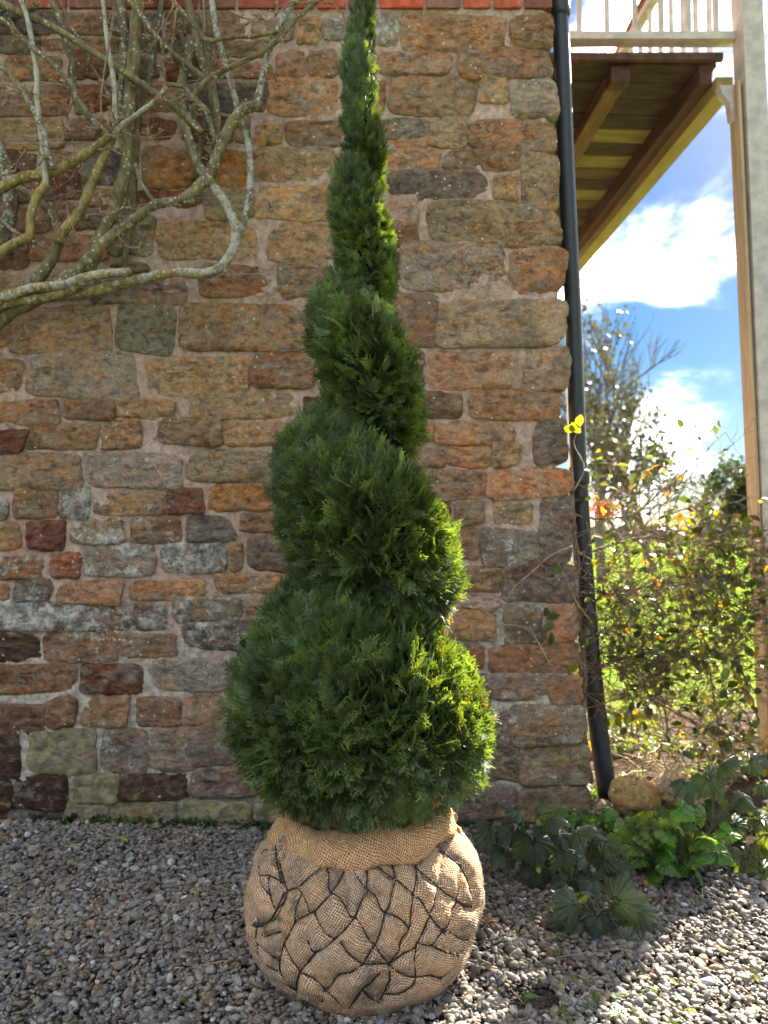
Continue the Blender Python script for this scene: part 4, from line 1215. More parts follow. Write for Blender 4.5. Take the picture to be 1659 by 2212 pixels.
# a little denser where the shape is thin
wgt = area * (1 + 1.1 * np.clip(.12 / np.maximum(rr_[..., 0], .02) - 1, 0, 2))
pick = rng.choice(area.size, Nsp, p=(wgt / wgt.sum()).ravel())
jj, ii = np.unravel_index(pick, area.shape)
ft, fv = rng.random(Nsp)[:, None], rng.random(Nsp)[:, None]
P_s = G[jj, ii] * (1 - ft) * (1 - fv) + G[jj, (ii + 1) % NTH] * ft * (1 - fv) + G[np.minimum(jj + 1, NV - 1), ii] * (1 - ft) * fv + G[np.minimum(jj + 1, NV - 1), (ii + 1) % NTH] * ft * fv
Nn = nrm[jj, ii]
radl = np.linalg.norm(P_s[:, :2], axis=1)
hz = P_s[:, 2]
pos, rot, scl, idx, colr = [], [], [], [], []
clump_r = random.Random(2)
for k in range(Nsp):
    n = Vector(Nn[k]); p = Vector(P_s[k])
    out = Vector((p.x, p.y, 0)); out = out.normalized() if out.length > 1e-4 else Vector((0, -1, 0))
    h = hz[k]
    cl = mnoise.noise((p.x * 9, p.y * 9, p.z * 9))
    cl2 = mnoise.noise((p.x * 26 + 7, p.y * 26, p.z * 26))
    droop = .55 if h > 1.2 else (.35 if h > .8 else .0 + .5 * (h - .3))
    droop += .35 * cl
    jit = Vector(rng.normal(0, .34, 3))
    d = (n * .85 + Vector((0, 0, 1)) * droop + jit)
    # narrow top: sprays hug the stem, pointing up
    top = smooth01((h - 2.2) / .7)
    d = d.lerp(n * .45 + Vector((0, 0, 1)) * 1.0 + jit * .7, top)
    d.normalize()
    pn = d.cross(out + Vector(rng.normal(0, .45, 3)))
    if pn.length < .05: pn = d.orthogonal()
    pn = (pn.normalized().lerp(out + Vector((0, 0, .3)), .30 + .5 * rng.random())).normalized()
    z = (pn - d * pn.dot(d)).normalized()
    x = d.cross(z)
    m = Matrix((x, d, z)).transposed()
    e = m.to_euler()
    small = min(1.0, .40 + radl[k] * 3.0)
    s = small * rng.uniform(.62, 1.12)
    depth_in = rng.uniform(.008, .042) * min(1, .35 + radl[k] * 3) + .010 * max(0, -cl2) - .012 * cl
    pos.append(p - n * depth_in); rot.append((e.x, e.y, e.z)); scl.append((s, s * rng.uniform(.9, 1.1), s)); idx.append(int(rng.integers(0, 7)))
    b = rng.uniform(.50, 1.45) * (1 + .28 * cl)
    yel = max(0, rng.normal(0, .20))
    c = np.array([1 + yel * 1.2, 1 + yel * .5, 1 - yel * .2]) * b
    if rng.random() < .0012: c = np.array([4.5, 1.3, 1.2])
    elif rng.random() < .03: c = np.array([1.8, 1.7, 1.0]) * 1.0
    colr.append(c)
fo = scatter('foliage', pos, rot, scl, idx, np.array(colr), sprays, tree)
tag(fo, kind='stuff')

# ---- root ball
ball = empty('root_ball', (AX, YT, 0))
tag(ball, 'round root ball wrapped in tan hessian sacking and black netting, resting on gravel', 'root ball')
BL = ball.location.copy()
BZ = [0, .015, .05, .10, .16, .22, .28, .34, .39, .43, .46, .475]
BR = [.252, .280, .312, .337, .350, .355, .354, .342, .308, .262, .20, .15]
def ball_r(z): return float(np.interp(z, BZ, BR))
def ball_r_s(z):
    return sum(ball_r(z + o_) * w for o_, w in ((-.03, .2), (-.015, .2), (0, .2), (.015, .2), (.03, .2)))
def ball_lump(th, z):
    c, s = math.cos(th), math.sin(th)
    return .016 * mnoise.noise((c * 1.7 + 4, s * 1.7, z * 4)) + .006 * mnoise.noise((c * 5, s * 5 + 3, z * 12))
def ball_hit(u, v):
    o = Vector((0, 0, CAM_H)) - BL
    d = (at(u, v, 2.0) - Vector((0, 0, CAM_H))).normalized()
    t = 1.5
    while t < 3.6:
        p = o + d * t
        if -.005 <= p.z <= .475 and math.hypot(p.x, p.y) < ball_r_s(p.z): return p
        t += .002
    return None
NETP = '''325,480 318,640 335,740 358,805 375,850|375,850 430,835 455,870 480,930 500,985 530,985|375,850 350,920 300,1020 240,1045 170,1048|600,700 540,740 470,800 440,830|610,690 625,760 620,830 635,865
730,710 690,790 640,865 590,920 530,985|530,985 450,1020 410,1050 375,1120 340,1175 320,1240 310,1290 320,1350 410,1470|640,865 690,900 730,960 755,1010 785,1010|755,695 790,760 850,840 870,850|855,690 858,760 855,840 870,850
870,850 830,900 800,970 785,1010 730,1080 660,1145 600,1200 545,1225|545,1225 490,1290 440,1350 415,1430 410,1470|660,1145 600,1110 550,1030 530,985|785,1010 830,1080 870,1150 905,1180|870,850 910,890 940,960 965,985|880,670 960,740 1020,780
1000,590 1010,680 1035,780 1015,850 990,950 965,985|965,985 945,1080 920,1150 905,1180 870,1230 840,1290|965,985 1040,1010 1090,1050 1115,1085|1035,780 1090,830 1140,880 1130,980 1115,1085 1070,1150 1050,1220 1000,1290
1080,600 1120,680 1165,715 1165,800 1140,880|1165,715 1230,770 1310,830|1335,620 1320,720 1310,830 1290,900 1280,960 1250,1005|1140,880 1190,910 1230,980 1250,1005 1210,1090 1170,1170 1160,1200|1310,830 1370,880 1430,920 1390,980 1370,1070 1330,1100
1250,1005 1290,1060 1330,1100 1290,1150 1260,1190 1170,1170|1430,920 1470,945 1500,950|1330,1100 1380,1110 1450,1150 1490,1140|905,1180 950,1250 990,1290|700,1170 750,1240 820,1290 860,1295 940,1295 990,1300|840,1290 760,1350 680,1370 620,1450 590,1460 575,1540
545,1225 520,1220 490,1150|940,1350 880,1410 830,1450 790,1510 750,1560|990,1300 1000,1400 960,1480 930,1530|990,1300 1050,1350 1150,1380 1250,1370 1320,1390 1390,1370|600,1460 660,1510 710,1560|830,1450 870,1500 930,1530|990,1300 1080,1240 1160,1200
1260,1190 1350,1230 1420,1240|440,1350 540,1400 600,1455|1430,700 1425,800 1430,920|270,760 270,880 300,960 350,920|340,1175 370,1240 440,1350|1165,1170 1150,1280 1160,1380 1140,1440|180,640 200,760 270,880|200,1048 190,1150 230,1280 320,1350|1250,520 1300,600 1335,620|140,900 175,980 200,1048|180,640 150,770 140,900|240,600 200,610 180,640|358,805 270,760 200,760|230,1280 300,1400 410,1470|170,1200 190,1150 310,1290|500,1540 410,1470|1430,700 1480,800 1500,950 1500,1120|1335,620 1430,700|1250,520 1190,600 1165,715|1330,1100 1420,1240 1400,1370 1320,1390|1490,1140 1420,1240|1140,1440 1060,1480 960,1480|750,1560 830,1450|325,480 440,560 600,690 730,710 855,690 1000,590 1080,600 1190,600|930,1530 1000,1400|330,1100 230,1130 170,1200|410,1050 420,960 455,870|320,1350 240,1290'''
net_lines = []
for seg in NETP.replace('\n', '|').split('|'):
    P = []
    for w in seg.split():
        a_, b_ = w.split(',')
        h = ball_hit(486 + float(a_) * .358, 1620 + float(b_) * .358)
        if h is not None: P.append(h)
    if len(P) >= 2: net_lines.append(P)
front_n = len(net_lines)
# the same diamond net goes on round the back
rs = random.Random(9)
def bp(th, z):
    r = ball_r_s(z); return Vector((r * math.cos(th), r * math.sin(th), z))
nodes = {}
rows = [.02, .11, .20, .29, .37, .44]
for j, z in enumerate(rows):
    for i in range(9):
        th = R(8) + (i + (.5 if j % 2 else 0)) * R(164) / 8
        nodes[(j, i)] = (th + rs.gauss(0, .05), z + rs.gauss(0, .012))
for (j, i), (th, z) in nodes.items():
    for di in ((0, 1) if j % 2 else (-1, 0)):
        t2 = nodes.get((j + 1, i + di))
        if t2 is None: continue
        net_lines.append([bp(th + (t2[0] - th) * k / 4, z + (t2[1] - z) * k / 4) for k in range(5)])
# dense samples for the quilting
samp = []
for P in net_lines:
    for a_, b_ in zip(P, P[1:]):
        m = max(2, int((b_ - a_).length / .006))
        for k in range(m): samp.append(a_.lerp(b_, k / m))
samp = np.array([tuple(p) for p in samp])
NT_, NZ_ = 260, 120
zs = np.linspace(-.005, .478, NZ_)
BV = np.zeros((NZ_, NT_, 3)); base_r = np.zeros((NZ_, NT_))
for j, z in enumerate(zs):
    r0 = ball_r_s(z)
    for i in range(NT_):
        th = 2 * math.pi * i / NT_
        BV[j, i] = (r0 * math.cos(th), r0 * math.sin(th), z)
        base_r[j, i] = ball_lump(th, z)
flat = BV.reshape(-1, 3)
dmin = np.full(len(flat), 9.0)
for a_ in range(0, len(samp), 400):
    dd = np.linalg.norm(flat[:, None, :] - samp[None, a_:a_ + 400, :], axis=-1).min(1)
    dmin = np.minimum(dmin, dd)
puff = .024 * (1 - np.exp(-dmin / .018)) - .014 + .005 * np.exp(-(dmin / .004) ** 2) * -1
puff = puff.reshape(NZ_, NT_)
def surf_off(th, z, d):
    return ball_lump(th, z) + .024 * (1 - math.exp(-d / .018)) - .014
wr = np.zeros_like(puff)
for j in range(NZ_):
    for i in range(NT_):
        x, y, z = BV[j, i]
        th_ = 2 * math.pi * i / NT_
        wr[j, i] = .008 * smooth01((z - .27) / .12) * mnoise.noise((th_ * 7, z * 5, 2)) + .0045 * mnoise.noise((x * 24, y * 24, z * 40)) + .004 * abs(mnoise.noise((x * 12 + y * 22, y * 12, z * 30 + x * 20)))
tot_off = puff + base_r + wr
dirs = BV.copy(); dirs[..., 2] = 0
dirs /= np.maximum(np.linalg.norm(dirs, axis=-1, keepdims=True), 1e-6)
slope = np.gradient(np.array([ball_r_s(z) for z in zs]), zs)
nz = -slope / np.sqrt(1 + slope ** 2); nr_ = 1 / np.sqrt(1 + slope ** 2)
BV2 = BV + dirs * (tot_off * nr_[:, None])[..., None]
BV2[..., 2] += tot_off * np.clip(nz, -.2, 1)[:, None]
me = bpy.data.meshes.new('sacking')
fcs = [(j * NT_ + i, j * NT_ + (i + 1) % NT_, (j + 1) * NT_ + (i + 1) % NT_, (j + 1) * NT_ + i) for j in range(NZ_ - 1) for i in range(NT_)]
fcs.append(tuple((NZ_ - 1) * NT_ + k for k in range(NT_)))
me.from_pydata([tuple(p) for p in BV2.reshape(-1, 3)], [], fcs)
arc = np.concatenate([[0], np.cumsum(np.sqrt(np.diff([ball_r_s(z) for z in zs]) ** 2 + np.diff(zs) ** 2))])
uvl = me.uv_layers.new(name='UVMap')
uvs = []
for f in fcs[:-1]:
    for q, vi in enumerate(f):
        j, i = divmod(vi, NT_)
        ii_ = i + (NT_ if (q in (1, 2) and i == 0) else 0)
        uvs += [ii_ / NT_ * 2 * math.pi * .34, arc[j]]
for vi in fcs[-1]: uvs += [0, 0]
uvl.data.foreach_set('uv', uvs)
me.polygons.foreach_set('use_smooth', [True] * len(fcs)); me.materials.append(M['hessian'])
put('sacking', me, ball)
for P in net_lines:
    sp = [Vector(p) for p in spline([tuple(p) for p in P], 5)]
    Q = []
    for p in sp:
        th = math.atan2(p.y, p.x); r = ball_r_s(max(0, min(.475, p.z))) + ball_lump(th, p.z) - .0125 + .0035
        z = p.z
        Q.append(Vector((r * math.cos(th), r * math.sin(th), z + (ball_lump(th, p.z)) * max(0, z - .3) * 2)))
    mb = MB(); mb.tube(Q, .0021, 5, wob=.4)
    for e in (Q[0], Q[-1]): 
        d_ = Vector((.002, .001, .003)); mb.tube([e - d_, e, e + d_], [.0012, .0030, .0012], 5)
    mb.build('net_strand', M['net'], ball)
# loose dark tie and rope end at the left
for pts in ([(470, 1845), (500 + 60, 1800), (602, 1790), (602, 1850), (612, 1905)], [(540, 1996), (568, 1998), (590, 1985), (608, 1950), (620, 1925)]):
    P = []
    for (u, v) in pts:
        h = ball_hit(u, v)
        if h is not None: P.append(h * 1.0 + Vector((h.x, h.y, 0)).normalized() * .008)
    if len(P) >= 2:
        mb = MB(); mb.tube([Vector(p) for p in spline([tuple(q) for q in P], 6)], .0028, 6, wob=.3); mb.build('rope', M['net'], ball)
# rolled collar of hessian round the neck
M['hessian2'] = mat_hessian('clean_hessian', (.72, .42, .21), (.64, .37, .19), .25)
def ring_mesh(Rx, z0, tilt, rad_r, rad_z, seed, th0=0, th1=2 * math.pi, nseg=150, nc=18, droop=0):
    vs, uvv = [], []
    for i in range(nseg + 1):
        th = th0 + (th1 - th0) * i / nseg
        rr = Rx + .012 * mnoise.noise((math.cos(th) * 2, math.sin(th) * 2, seed))
        zc = z0 + tilt * math.cos(th - R(-20)) + .016 * mnoise.noise((math.cos(th) * 2.3 + 5, math.sin(th) * 2.3, seed)) + .007 * mnoise.noise((math.cos(th) * 8, math.sin(th) * 8, seed)) - droop * max(0, math.cos(th + R(100))) 
        sw = 1 + .22 * mnoise.noise((th * 3.1, seed, 1)); tw = th * 1.3
        for k in range(nc):
            a = 2 * math.pi * k / nc
            fold = 1 + .16 * math.sin(3 * a + th * 5 + seed) * (.5 + .5 * mnoise.noise((th * 2, seed, 4))) + .05 * mnoise.noise((a * 2, th * 14, seed))
            dr = math.cos(a) * rad_r * sw * fold; dz = math.sin(a) * rad_z * sw * fold
            dz -= dr * .8
            vs.append(((rr + dr) * math.cos(th), (rr + dr) * math.sin(th), zc + dz))
            uvv.append((th * .25, k / nc * 2 * math.pi * (rad_r + rad_z) * .5))
    fs = [(i * nc + k, (i + 1) * nc + k, (i + 1) * nc + (k + 1) % nc, i * nc + (k + 1) % nc) for i in range(nseg) for k in range(nc)]
    me = bpy.data.meshes.new('collar'); me.from_pydata(vs, [], fs)
    ul = me.uv_layers.new(name='UVMap'); data = []
    for i in range(nseg):
        for k in range(nc):
            p, q = k / nc, (k + 1) / nc
            c_ = 2 * math.pi * (rad_r + rad_z) * .5
            t0_, t1_ = (th0 + (th1 - th0) * i / nseg) * .25, (th0 + (th1 - th0) * (i + 1) / nseg) * .25
            data += [t0_, p * c_, t1_, p * c_, t1_, q * c_, t0_, q * c_]
    ul.data.foreach_set('uv', data)
    me.polygons.foreach_set('use_smooth', [True] * len(fs)); me.materials.append(M['hessian2'])
    return me
put('rolled_collar', ring_mesh(.250, .456, .016, .038, .034, 3, droop=.016), ball)
put('inner_fold', ring_mesh(.185, .488, .012, .022, .040, 8), ball)
# bunched knot of cloth at the left and one at the right
for (u, v, s_) in ((620, 1828, .030), (612, 1850, .022), (965, 1775, .034), (985, 1805, .024)):
    h = ball_hit(u, v) or ball_hit(u, v + 20)
    if h is None: continue
    me = bpy.data.meshes.new('cloth_bunch'); bm = bmesh.new()
    bmesh.ops.create_icosphere(bm, subdivisions=4, radius=1)
    for vv in bm.verts:
        q = vv.co.copy()
        k_ = 1 + .25 * mnoise.noise(q * 1.8 + Vector((u, 0, 0))) + .10 * math.sin(q.x * 7 + q.y * 5 + q.z * 2)
        vv.co = Vector((q.x * s_ * .85, q.y * s_ * .8, q.z * s_ * 1.15)) * k_
    bm.to_mesh(me); bm.free()
    ul = me.uv_layers.new(name='UVMap')
    data = []
    for lp in me.loops:
        co = me.vertices[lp.vertex_index].co; data += [co.x + co.y * .5, co.z]
    ul.data.foreach_set('uv', data)
    me.polygons.foreach_set('use_smooth', [True] * len(me.polygons)); me.materials.append(M['hessian'])
    o = put('cloth_bunch', me, ball); o.location = h
# frayed threads at the torn edge and fuzz
rs = random.Random(21)
mb = MB()
for k in range(90):
    th = R(-90) + rs.gauss(-.55, .25) if k < 45 else rs.uniform(R(-190), R(10))
    z = rs.uniform(.40, .452) if k < 45 else rs.uniform(.38, .47)
    r = .262 if k < 45 else ball_r_s(z) + .012
    p = Vector((r * math.cos(th), r * math.sin(th), z))
    o_ = Vector((math.cos(th), math.sin(th), 0))
    L_ = rs.uniform(.02, .06)
    d = o_ * rs.uniform(.1, .5) + Vector((rs.gauss(0, .3), 0, -1 if k < 45 else rs.gauss(0, .8)))
    d.normalize()
    mb.tube([p, p + d * L_ * .5 + o_ * .006, p + d * L_ + Vector((rs.gauss(0, .006), 0, 0))], [.0011, .0009, .0005], 4)
tag(mb.build('frayed_threads', mat_simple('jute_thread', (.50, .36, .22), .9, 80), ball), kind='stuff')
mb = MB()
for k in range(1500):
    th = rs.uniform(R(-185), R(5)); z = rs.uniform(.01, .45)
    r = ball_r_s(z) + ball_lump(th, z) + .006
    p = Vector((r * math.cos(th), r * math.sin(th), z)); o_ = Vector((math.cos(th), math.sin(th), 0))
    d = (o_ * rs.uniform(.3, 1) + Vector((rs.gauss(0, .8), rs.gauss(0, .8), rs.gauss(0, .8)))).normalized() * rs.uniform(.005, .016)
    mb.tube([p, p + d * .5 + Vector((rs.gauss(0, .002),) * 3), p + d], [.0005, .0004, .0003], 3, caps=False)
o = mb.build('jute_fuzz', mat_simple('jute_fuzz', (.50, .38, .25), .9, 80), ball); tag(o, kind='stuff')

# ------------------------------------------------------------------ gravel
def pebble_mesh(seed, sub=2):
    rr = random.Random(seed)
    bm = bmesh.new(); bmesh.ops.create_icosphere(bm, subdivisions=sub, radius=1)
    ang = seed % 3 == 0
    for v in bm.verts:
        q = v.co.copy()
        k_ = 1 + .26 * mnoise.noise(q * 1.1 + Vector((seed * 5.3, 0, 0))) + .10 * mnoise.noise(q * 2.6 + Vector((0, seed * 3, 0)))
        if ang:
            for pl_ in range(6):
                d = Vector((math.sin(seed + pl_ * 2.1), math.cos(seed * 1.7 + pl_), math.sin(pl_ * 1.3 + seed))).normalized()
                dd = q.dot(d) * k_
                if dd > .72: k_ *= .72 / dd
        v.co = Vector((q.x, q.y * .78, q.z * .52)) * k_
    me = bpy.data.meshes.new('pebble'); bm.to_mesh(me); bm.free()
    me.polygons.foreach_set('use_smooth', [not ang] * len(me.polygons)); me.materials.append(M['pebble'])
    return me
peb = [unlinked('pebble_source', pebble_mesh(k + 1)) for k in range(9)]
pcol = .78 * np.array([.93, 1.0, 1.09]) * np.array([(.225, .18, .135), (.175, .15, .125), (.26, .22, .175), (.14, .115, .092), (.30, .265, .22), (.19, .135, .088), (.235, .195, .14), (.17, .165, .158), (.115, .09, .07), (.42, .39, .34), (.28, .17, .085), (.165, .175, .19)])
pw = np.array([.15, .13, .13, .11, .10, .09, .09, .05, .07, .035, .03, .012]); pw = pw / pw.sum()
def gravel(n, x0, x1, y0, y1, size, seed, lift):
    r = np.random.default_rng(seed)
    X, Y = r.uniform(x0, x1, n), r.uniform(y0, y1, n)
    P, Rt, S, I, Cc = [], [], [], [], []
    for x, y in zip(X, Y):
        b_ = bed_mask(x, y)
        if b_ > .35 and r.random() < .55 + .6 * b_: continue
        if y > 3.60 and x < .97: continue
        if math.hypot(x - AX, y - YT) < .20: continue
        s = size * r.lognormal(0, .40); s = min(s, size * 2.4)
        z = ground_z(x, y) + r.uniform(-.004, .010) * 1.0 + lift
        P.append((x, y, z)); Rt.append((r.normal(0, .35), r.normal(0, .35), r.uniform(0, 6.28)))
        S.append((s * r.uniform(.85, 1.25), s * r.uniform(.8, 1.1), s * r.uniform(.75, 1.2))); I.append(r.integers(0, 9))
        c = pcol[r.choice(len(pcol), p=pw)] * r.uniform(.75, 1.3)
        if math.hypot(x - .42, (y - 2.27) * 1.2) < .085 + .02 * mnoise.noise((x * 30, y * 30, 0)): c = c * .16; S[-1] = tuple(q * .6 for q in S[-1])
        Cc.append(c)
    return P, Rt, S, I, Cc
A = gravel(33000, -1.7, 2.0, 1.95, 3.62, .0088, 1, 0)
B = gravel(17000, -1.7, 2.0, 1.95, 3.62, .0092, 2, .008)
Cx = gravel(12000, -3.3, 3.6, .7, 1.95, .0150, 3, 0)
D = gravel(7000, -3.3, -1.7, 1.95, 3.62, .0150, 4, 0)
E = gravel(5000, 2.0, 3.6, 1.95, 3.4, .0150, 5, 0)
allg = [sum((list(q[k]) for q in (A, B, Cx, D, E)), []) for k in range(5)]
gr = scatter('gravel', allg[0], allg[1], allg[2], allg[3], np.array(allg[4]), peb)
tag(gr, 'rounded brown and grey gravel covering the ground', None, kind='stuff')

# ------------------------------------------------------------------ rocks in the bed
def rock(name, loc, size, seed, col, label, li=.1, mo=.1, squ=.75):
    bm = bmesh.new(); bmesh.ops.create_icosphere(bm, subdivisions=4, radius=1)
    for v in bm.verts:
        q = v.co.copy()
        k_ = 1 + .30 * mnoise.noise(q * .9 + Vector((seed * 5.3, 0, 0))) + .10 * mnoise.noise(q * 2.4 + Vector((0, seed * 3, 0)))
        for pl_ in range(7):
            d = Vector((math.sin(seed + pl_ * 2.1), math.cos(seed * 1.7 + pl_), math.sin(pl_ * 1.3 + seed))).normalized()
            dd = q.dot(d) * k_
            if dd > squ: k_ *= squ / dd
        k_ += .035 * mnoise.noise(q * 7)
        v.co = Vector((q.x * size[0], q.y * size[1], q.z * size[2])) * k_
    me = bpy.data.meshes.new(name); bm.to_mesh(me); bm.free()
    me.polygons.foreach_set('use_smooth', [True] * len(me.polygons)); me.materials.append(M['stone'])
    o = put(name, me, None, col); o.location = loc
    o['lichen'] = li; o['moss'] = mo
    tag(o, label, 'rock', 'loose rocks in the bed by the corner')
    return o
def on_ground(u, v, dz=0):
    o = Vector((0, 0, CAM_H)); d = (at(u, v, 2.0) - o).normalized()
    t = 1.0
    while t < 12:
        p = o + d * t
        if p.z < ground_z(p.x, p.y): return Vector((p.x, p.y, ground_z(p.x, p.y) + dz))
        t += .004
    return o + d * 12
rock('rock', on_ground(1378, 1758, .07), (.12, .10, .11), 4, (.34, .24, .10), 'angular ochre rock with dark hollow just right of the drainpipe foot', .1, .1, .68)
rock('rock', on_ground(1462, 1748, .07), (.145, .11, .115), 9, (.33, .22, .12), 'rounded tan rock lying right of the angular ochre one', .1, .0, .8)
rock('rock', on_ground(1300, 1755, .02), (.05, .05, .04), 15, (.22, .17, .12), 'small dark rock at the foot of the drainpipe', .1, .1, .8)

# ------------------------------------------------------------------ leaves and plants
def lobed_leaf(size, seed, lobes=5, pleat=.10, droop=.35, teeth=True):
    rr = random.Random(seed)
    nseg, nring = 80, 7
    vs = [(0, 0, 0)]; fs = []
    span = R(312)
    for j in range(1, nring + 1):
        rho = j / nring
        for i in range(nseg + 1):
            t = i / nseg
            th = R(90) - span / 2 + span * t
            lb = .5 + .5 * math.cos((t * lobes - .5) * 2 * math.pi)
            cent = 1 - .30 * abs(t - .5) * 2
            Rr = size * cent * (.76 + .24 * (1 - abs(math.sin((t * lobes - .5) * math.pi)) ** 1.0))
            if teeth: Rr *= 1 + .055 * (abs(((t * lobes * 4) % 1) - .5) * 4 - 1)
            r = Rr * rho
            x, y = r * math.cos(th), r * math.sin(th)
            z = -pleat * size * (1 - abs(math.sin((t * lobes - .5) * math.pi))) ** 1.6 * rho * .8 + .05 * size * math.sin((t * lobes - .5) * math.pi * 6) * rho - droop * size * rho ** 2 + .02 * size * math.sin(t * lobes * 2 * math.pi * 4) * rho
            z += .05 * size * mnoise.noise((x / size * 2 + seed, y / size * 2, 0))
            vs.append((x, y, z))
    for i in range(nseg): fs.append((0, 1 + i, 2 + i))
    for j in range(nring - 1):
        for i in range(nseg):
            a_ = 1 + j * (nseg + 1) + i; fs.append((a_, a_ + 1, a_ + nseg + 2, a_ + nseg + 1))
    me = bpy.data.meshes.new('leaf'); me.from_pydata(vs, [], fs)
    me.polygons.foreach_set('use_smooth', [True] * len(fs))
    return me

def orient(dirv, up):
    """matrix whose +Y is dirv and +Z near up"""
    d = dirv.normalized(); z = (up - d * up.dot(d)).normalized(); x = d.cross(z)
    return Matrix((x, d, z)).transposed().to_euler()

rs = random.Random(31)
lob_me = [lobed_leaf(.088, k, 5, .22, .30) for k in range(4)]
for m_ in lob_me: m_.materials.append(M['leaf_dark'])
lime_me = [lobed_leaf(.050, k + 20, 3, .06, .25, False) for k in range(3)]
for m_ in lime_me: m_.materials.append(M['leaf_lime'])
tiny_me = [lobed_leaf(.03, k + 40, 5, .06, .3, False) for k in range(2)]
for m_ in tiny_me: m_.materials.append(M['leaf_lime'])

def leaf_plant(name, u, v, leaves, meshes, label, cat='plant', group=None, stemcol=(.10, .13, .05), tint=(1, 1, 1), depth=None):
    """leaves: (u, v, scale, facing degrees, pitch) of each blade centre; petioles rise from the crown at (u, v)"""
    base = on_ground(u, v)
    pl_ = empty(name, base); tag(pl_, label, cat, group)
    for (lu, lv, sc_, fa, pi_) in leaves:
        Y = base.y + rs.uniform(-.10, .06) - .02
        p = at(lu, lv, Y)
        gz = ground_z(p.x, p.y) + .012
        if p.z < gz:
            p = on_ground(lu, lv, .02)
        mb = MB()
        b_ = Vector((rs.gauss(0, .015), rs.gauss(0, .015), 0))
        q = p - base
        mid = (b_ + q) * .5 + Vector((0, 0, .04))
        mb.tube([Vector(x) for x in spline([tuple(b_), tuple(mid), tuple(q)], 4)], [.0028, .0022] + [.002] * 7, 5)
        mb.build('stalk', M['stalk'], pl_)
        me = rs.choice(meshes)
        o = put('leaf', me, pl_, tuple(np.array(tint) * rs.uniform(.75, 1.25) * np.array([1 + rs.uniform(-.1, .25), 1, 1])))
        dv_ = Vector((math.cos(R(fa)), -.55 - rs.random() * .3, math.sin(R(fa)) * .9))
        upv = Vector((0, -.55, .85)) + Vector((rs.gauss(0, .2), 0, rs.gauss(0, .2)))
        if pi_: upv = Vector((0, -1, .25))
        o.location = q; o.rotation_euler = orient(dv_, upv); o.scale = (sc_,) * 3
    return pl_
M['stalk'] = mat_simple('green_stalk', (.13, .11, .06), .6, 40)
leaf_plant('lobed_plant', 1150, 1900, [(1150, 1812, 1.25, -80, 1), (1110, 1795, .95, 200, 0), (1060, 1790, .9, -95, 1), (1200, 1800, 1.0, -50, 0), (1160, 1762, .9, 60, 0), (1188, 1770, .8, 20, 0), (1118, 1750, .7, 150, 0), (1160, 1870, 1.0, -100, 1), (1090, 1840, .9, 210, 0), (1215, 1840, .9, -70, 1), (1050, 1815, .7, 180, 0)],
           lob_me, 'dark green plant of large pleated lobed leaves, nearest the root ball at the wall foot')
leaf_plant('lobed_plant', 1250, 1930, [(1245, 1795, .95, 30, 0), (1275, 1815, 1.0, -60, 1), (1300, 1850, .85, -40, 1), (1330, 1870, .9, -60, 1), (1255, 1880, .8, -90, 1), (1280, 1900, .75, 200, 0), (1230, 1905, .8, 230, 1), (1310, 1830, .7, 40, 0), (1265, 1850, .8, 120, 0)],
           lob_me, 'middle plant of pleated dark leaves spilling over the gravel edge')
leaf_plant('lobed_plant', 1300, 2010, [(1330, 1945, 1.15, 20, 1), (1375, 1965, .95, -60, 1), (1255, 1985, .9, 230, 1), (1330, 2010, 1.0, -80, 1), (1350, 2045, .9, -75, 1), (1240, 1950, .9, 200, 1), (1275, 1930, .8, 120, 0), (1220, 1985, .8, 220, 1), (1290, 1975, .85, -100, 1)],
           lob_me, 'lowest dark lobed plant sprawling out furthest across the gravel')
leaf_plant('lobed_plant', 1530, 1810, [(1530, 1680, 1.15, -60, 1), (1480, 1690, .9, 210, 0), (1560, 1650, 1.0, 40, 0), (1600, 1720, .9, -30, 0), (1620, 1640, 1.0, 10, 0), (1585, 1780, .9, -60, 1), (1640, 1770, .8, -40, 0), (1550, 1740, .8, -100, 1), (1650, 1690, 1.0, 10, 0), (1500, 1740, .8, 230, 1)],
           lob_me, 'tall lobed plant with grey green leaves behind the rounded tan rock', tint=(1.2, 1.2, .9))
leaf_plant('lobed_plant', 1620, 1890, [(1610, 1850, 1.0, -60, 1), (1645, 1880, 1.0, -80, 1), (1640, 1820, .9, 30, 0), (1660, 1800, 1.0, 0, 0), (1580, 1830, .8, 200, 0)],
           lob_me, 'lobed plant cut off by the right edge with yellowing leaf tips', tint=(1.7, 1.4, .7))
def lime_leaves(cu, cv, n, su, sv, seed):
    r = random.Random(seed)
    return [(cu + r.gauss(0, su), cv + r.gauss(0, sv), r.uniform(.75, 1.35), r.choice([20, 60, 120, 160, -30, 200]), r.random() < .35) for _ in range(n)]
leaf_plant('columbine_plant', 1400, 1890, lime_leaves(1385, 1810, 24, 34, 22, 1), lime_me, 'fresh green columbine clump between the lobed plants, left of two')
leaf_plant('columbine_plant', 1470, 1900, lime_leaves(1475, 1830, 44, 44, 38, 2), lime_me, 'larger fresh green columbine clump to the right on bare brown stalks', tint=(.8, .95, 1.0))
leaf_plant('columbine_plant', 1420, 1860, lime_leaves(1420, 1790, 16, 26, 10, 3), lime_me, 'bright lime tipped columbine sprouting behind the two green clumps', tint=(1.7, 1.4, .6))
leaf_plant('columbine_plant', 1290, 1830, lime_leaves(1270, 1775, 14, 34, 10, 4), lime_me, 'low bluish green seedling clump at the very foot of the quoin', tint=(.5, .7, .8))
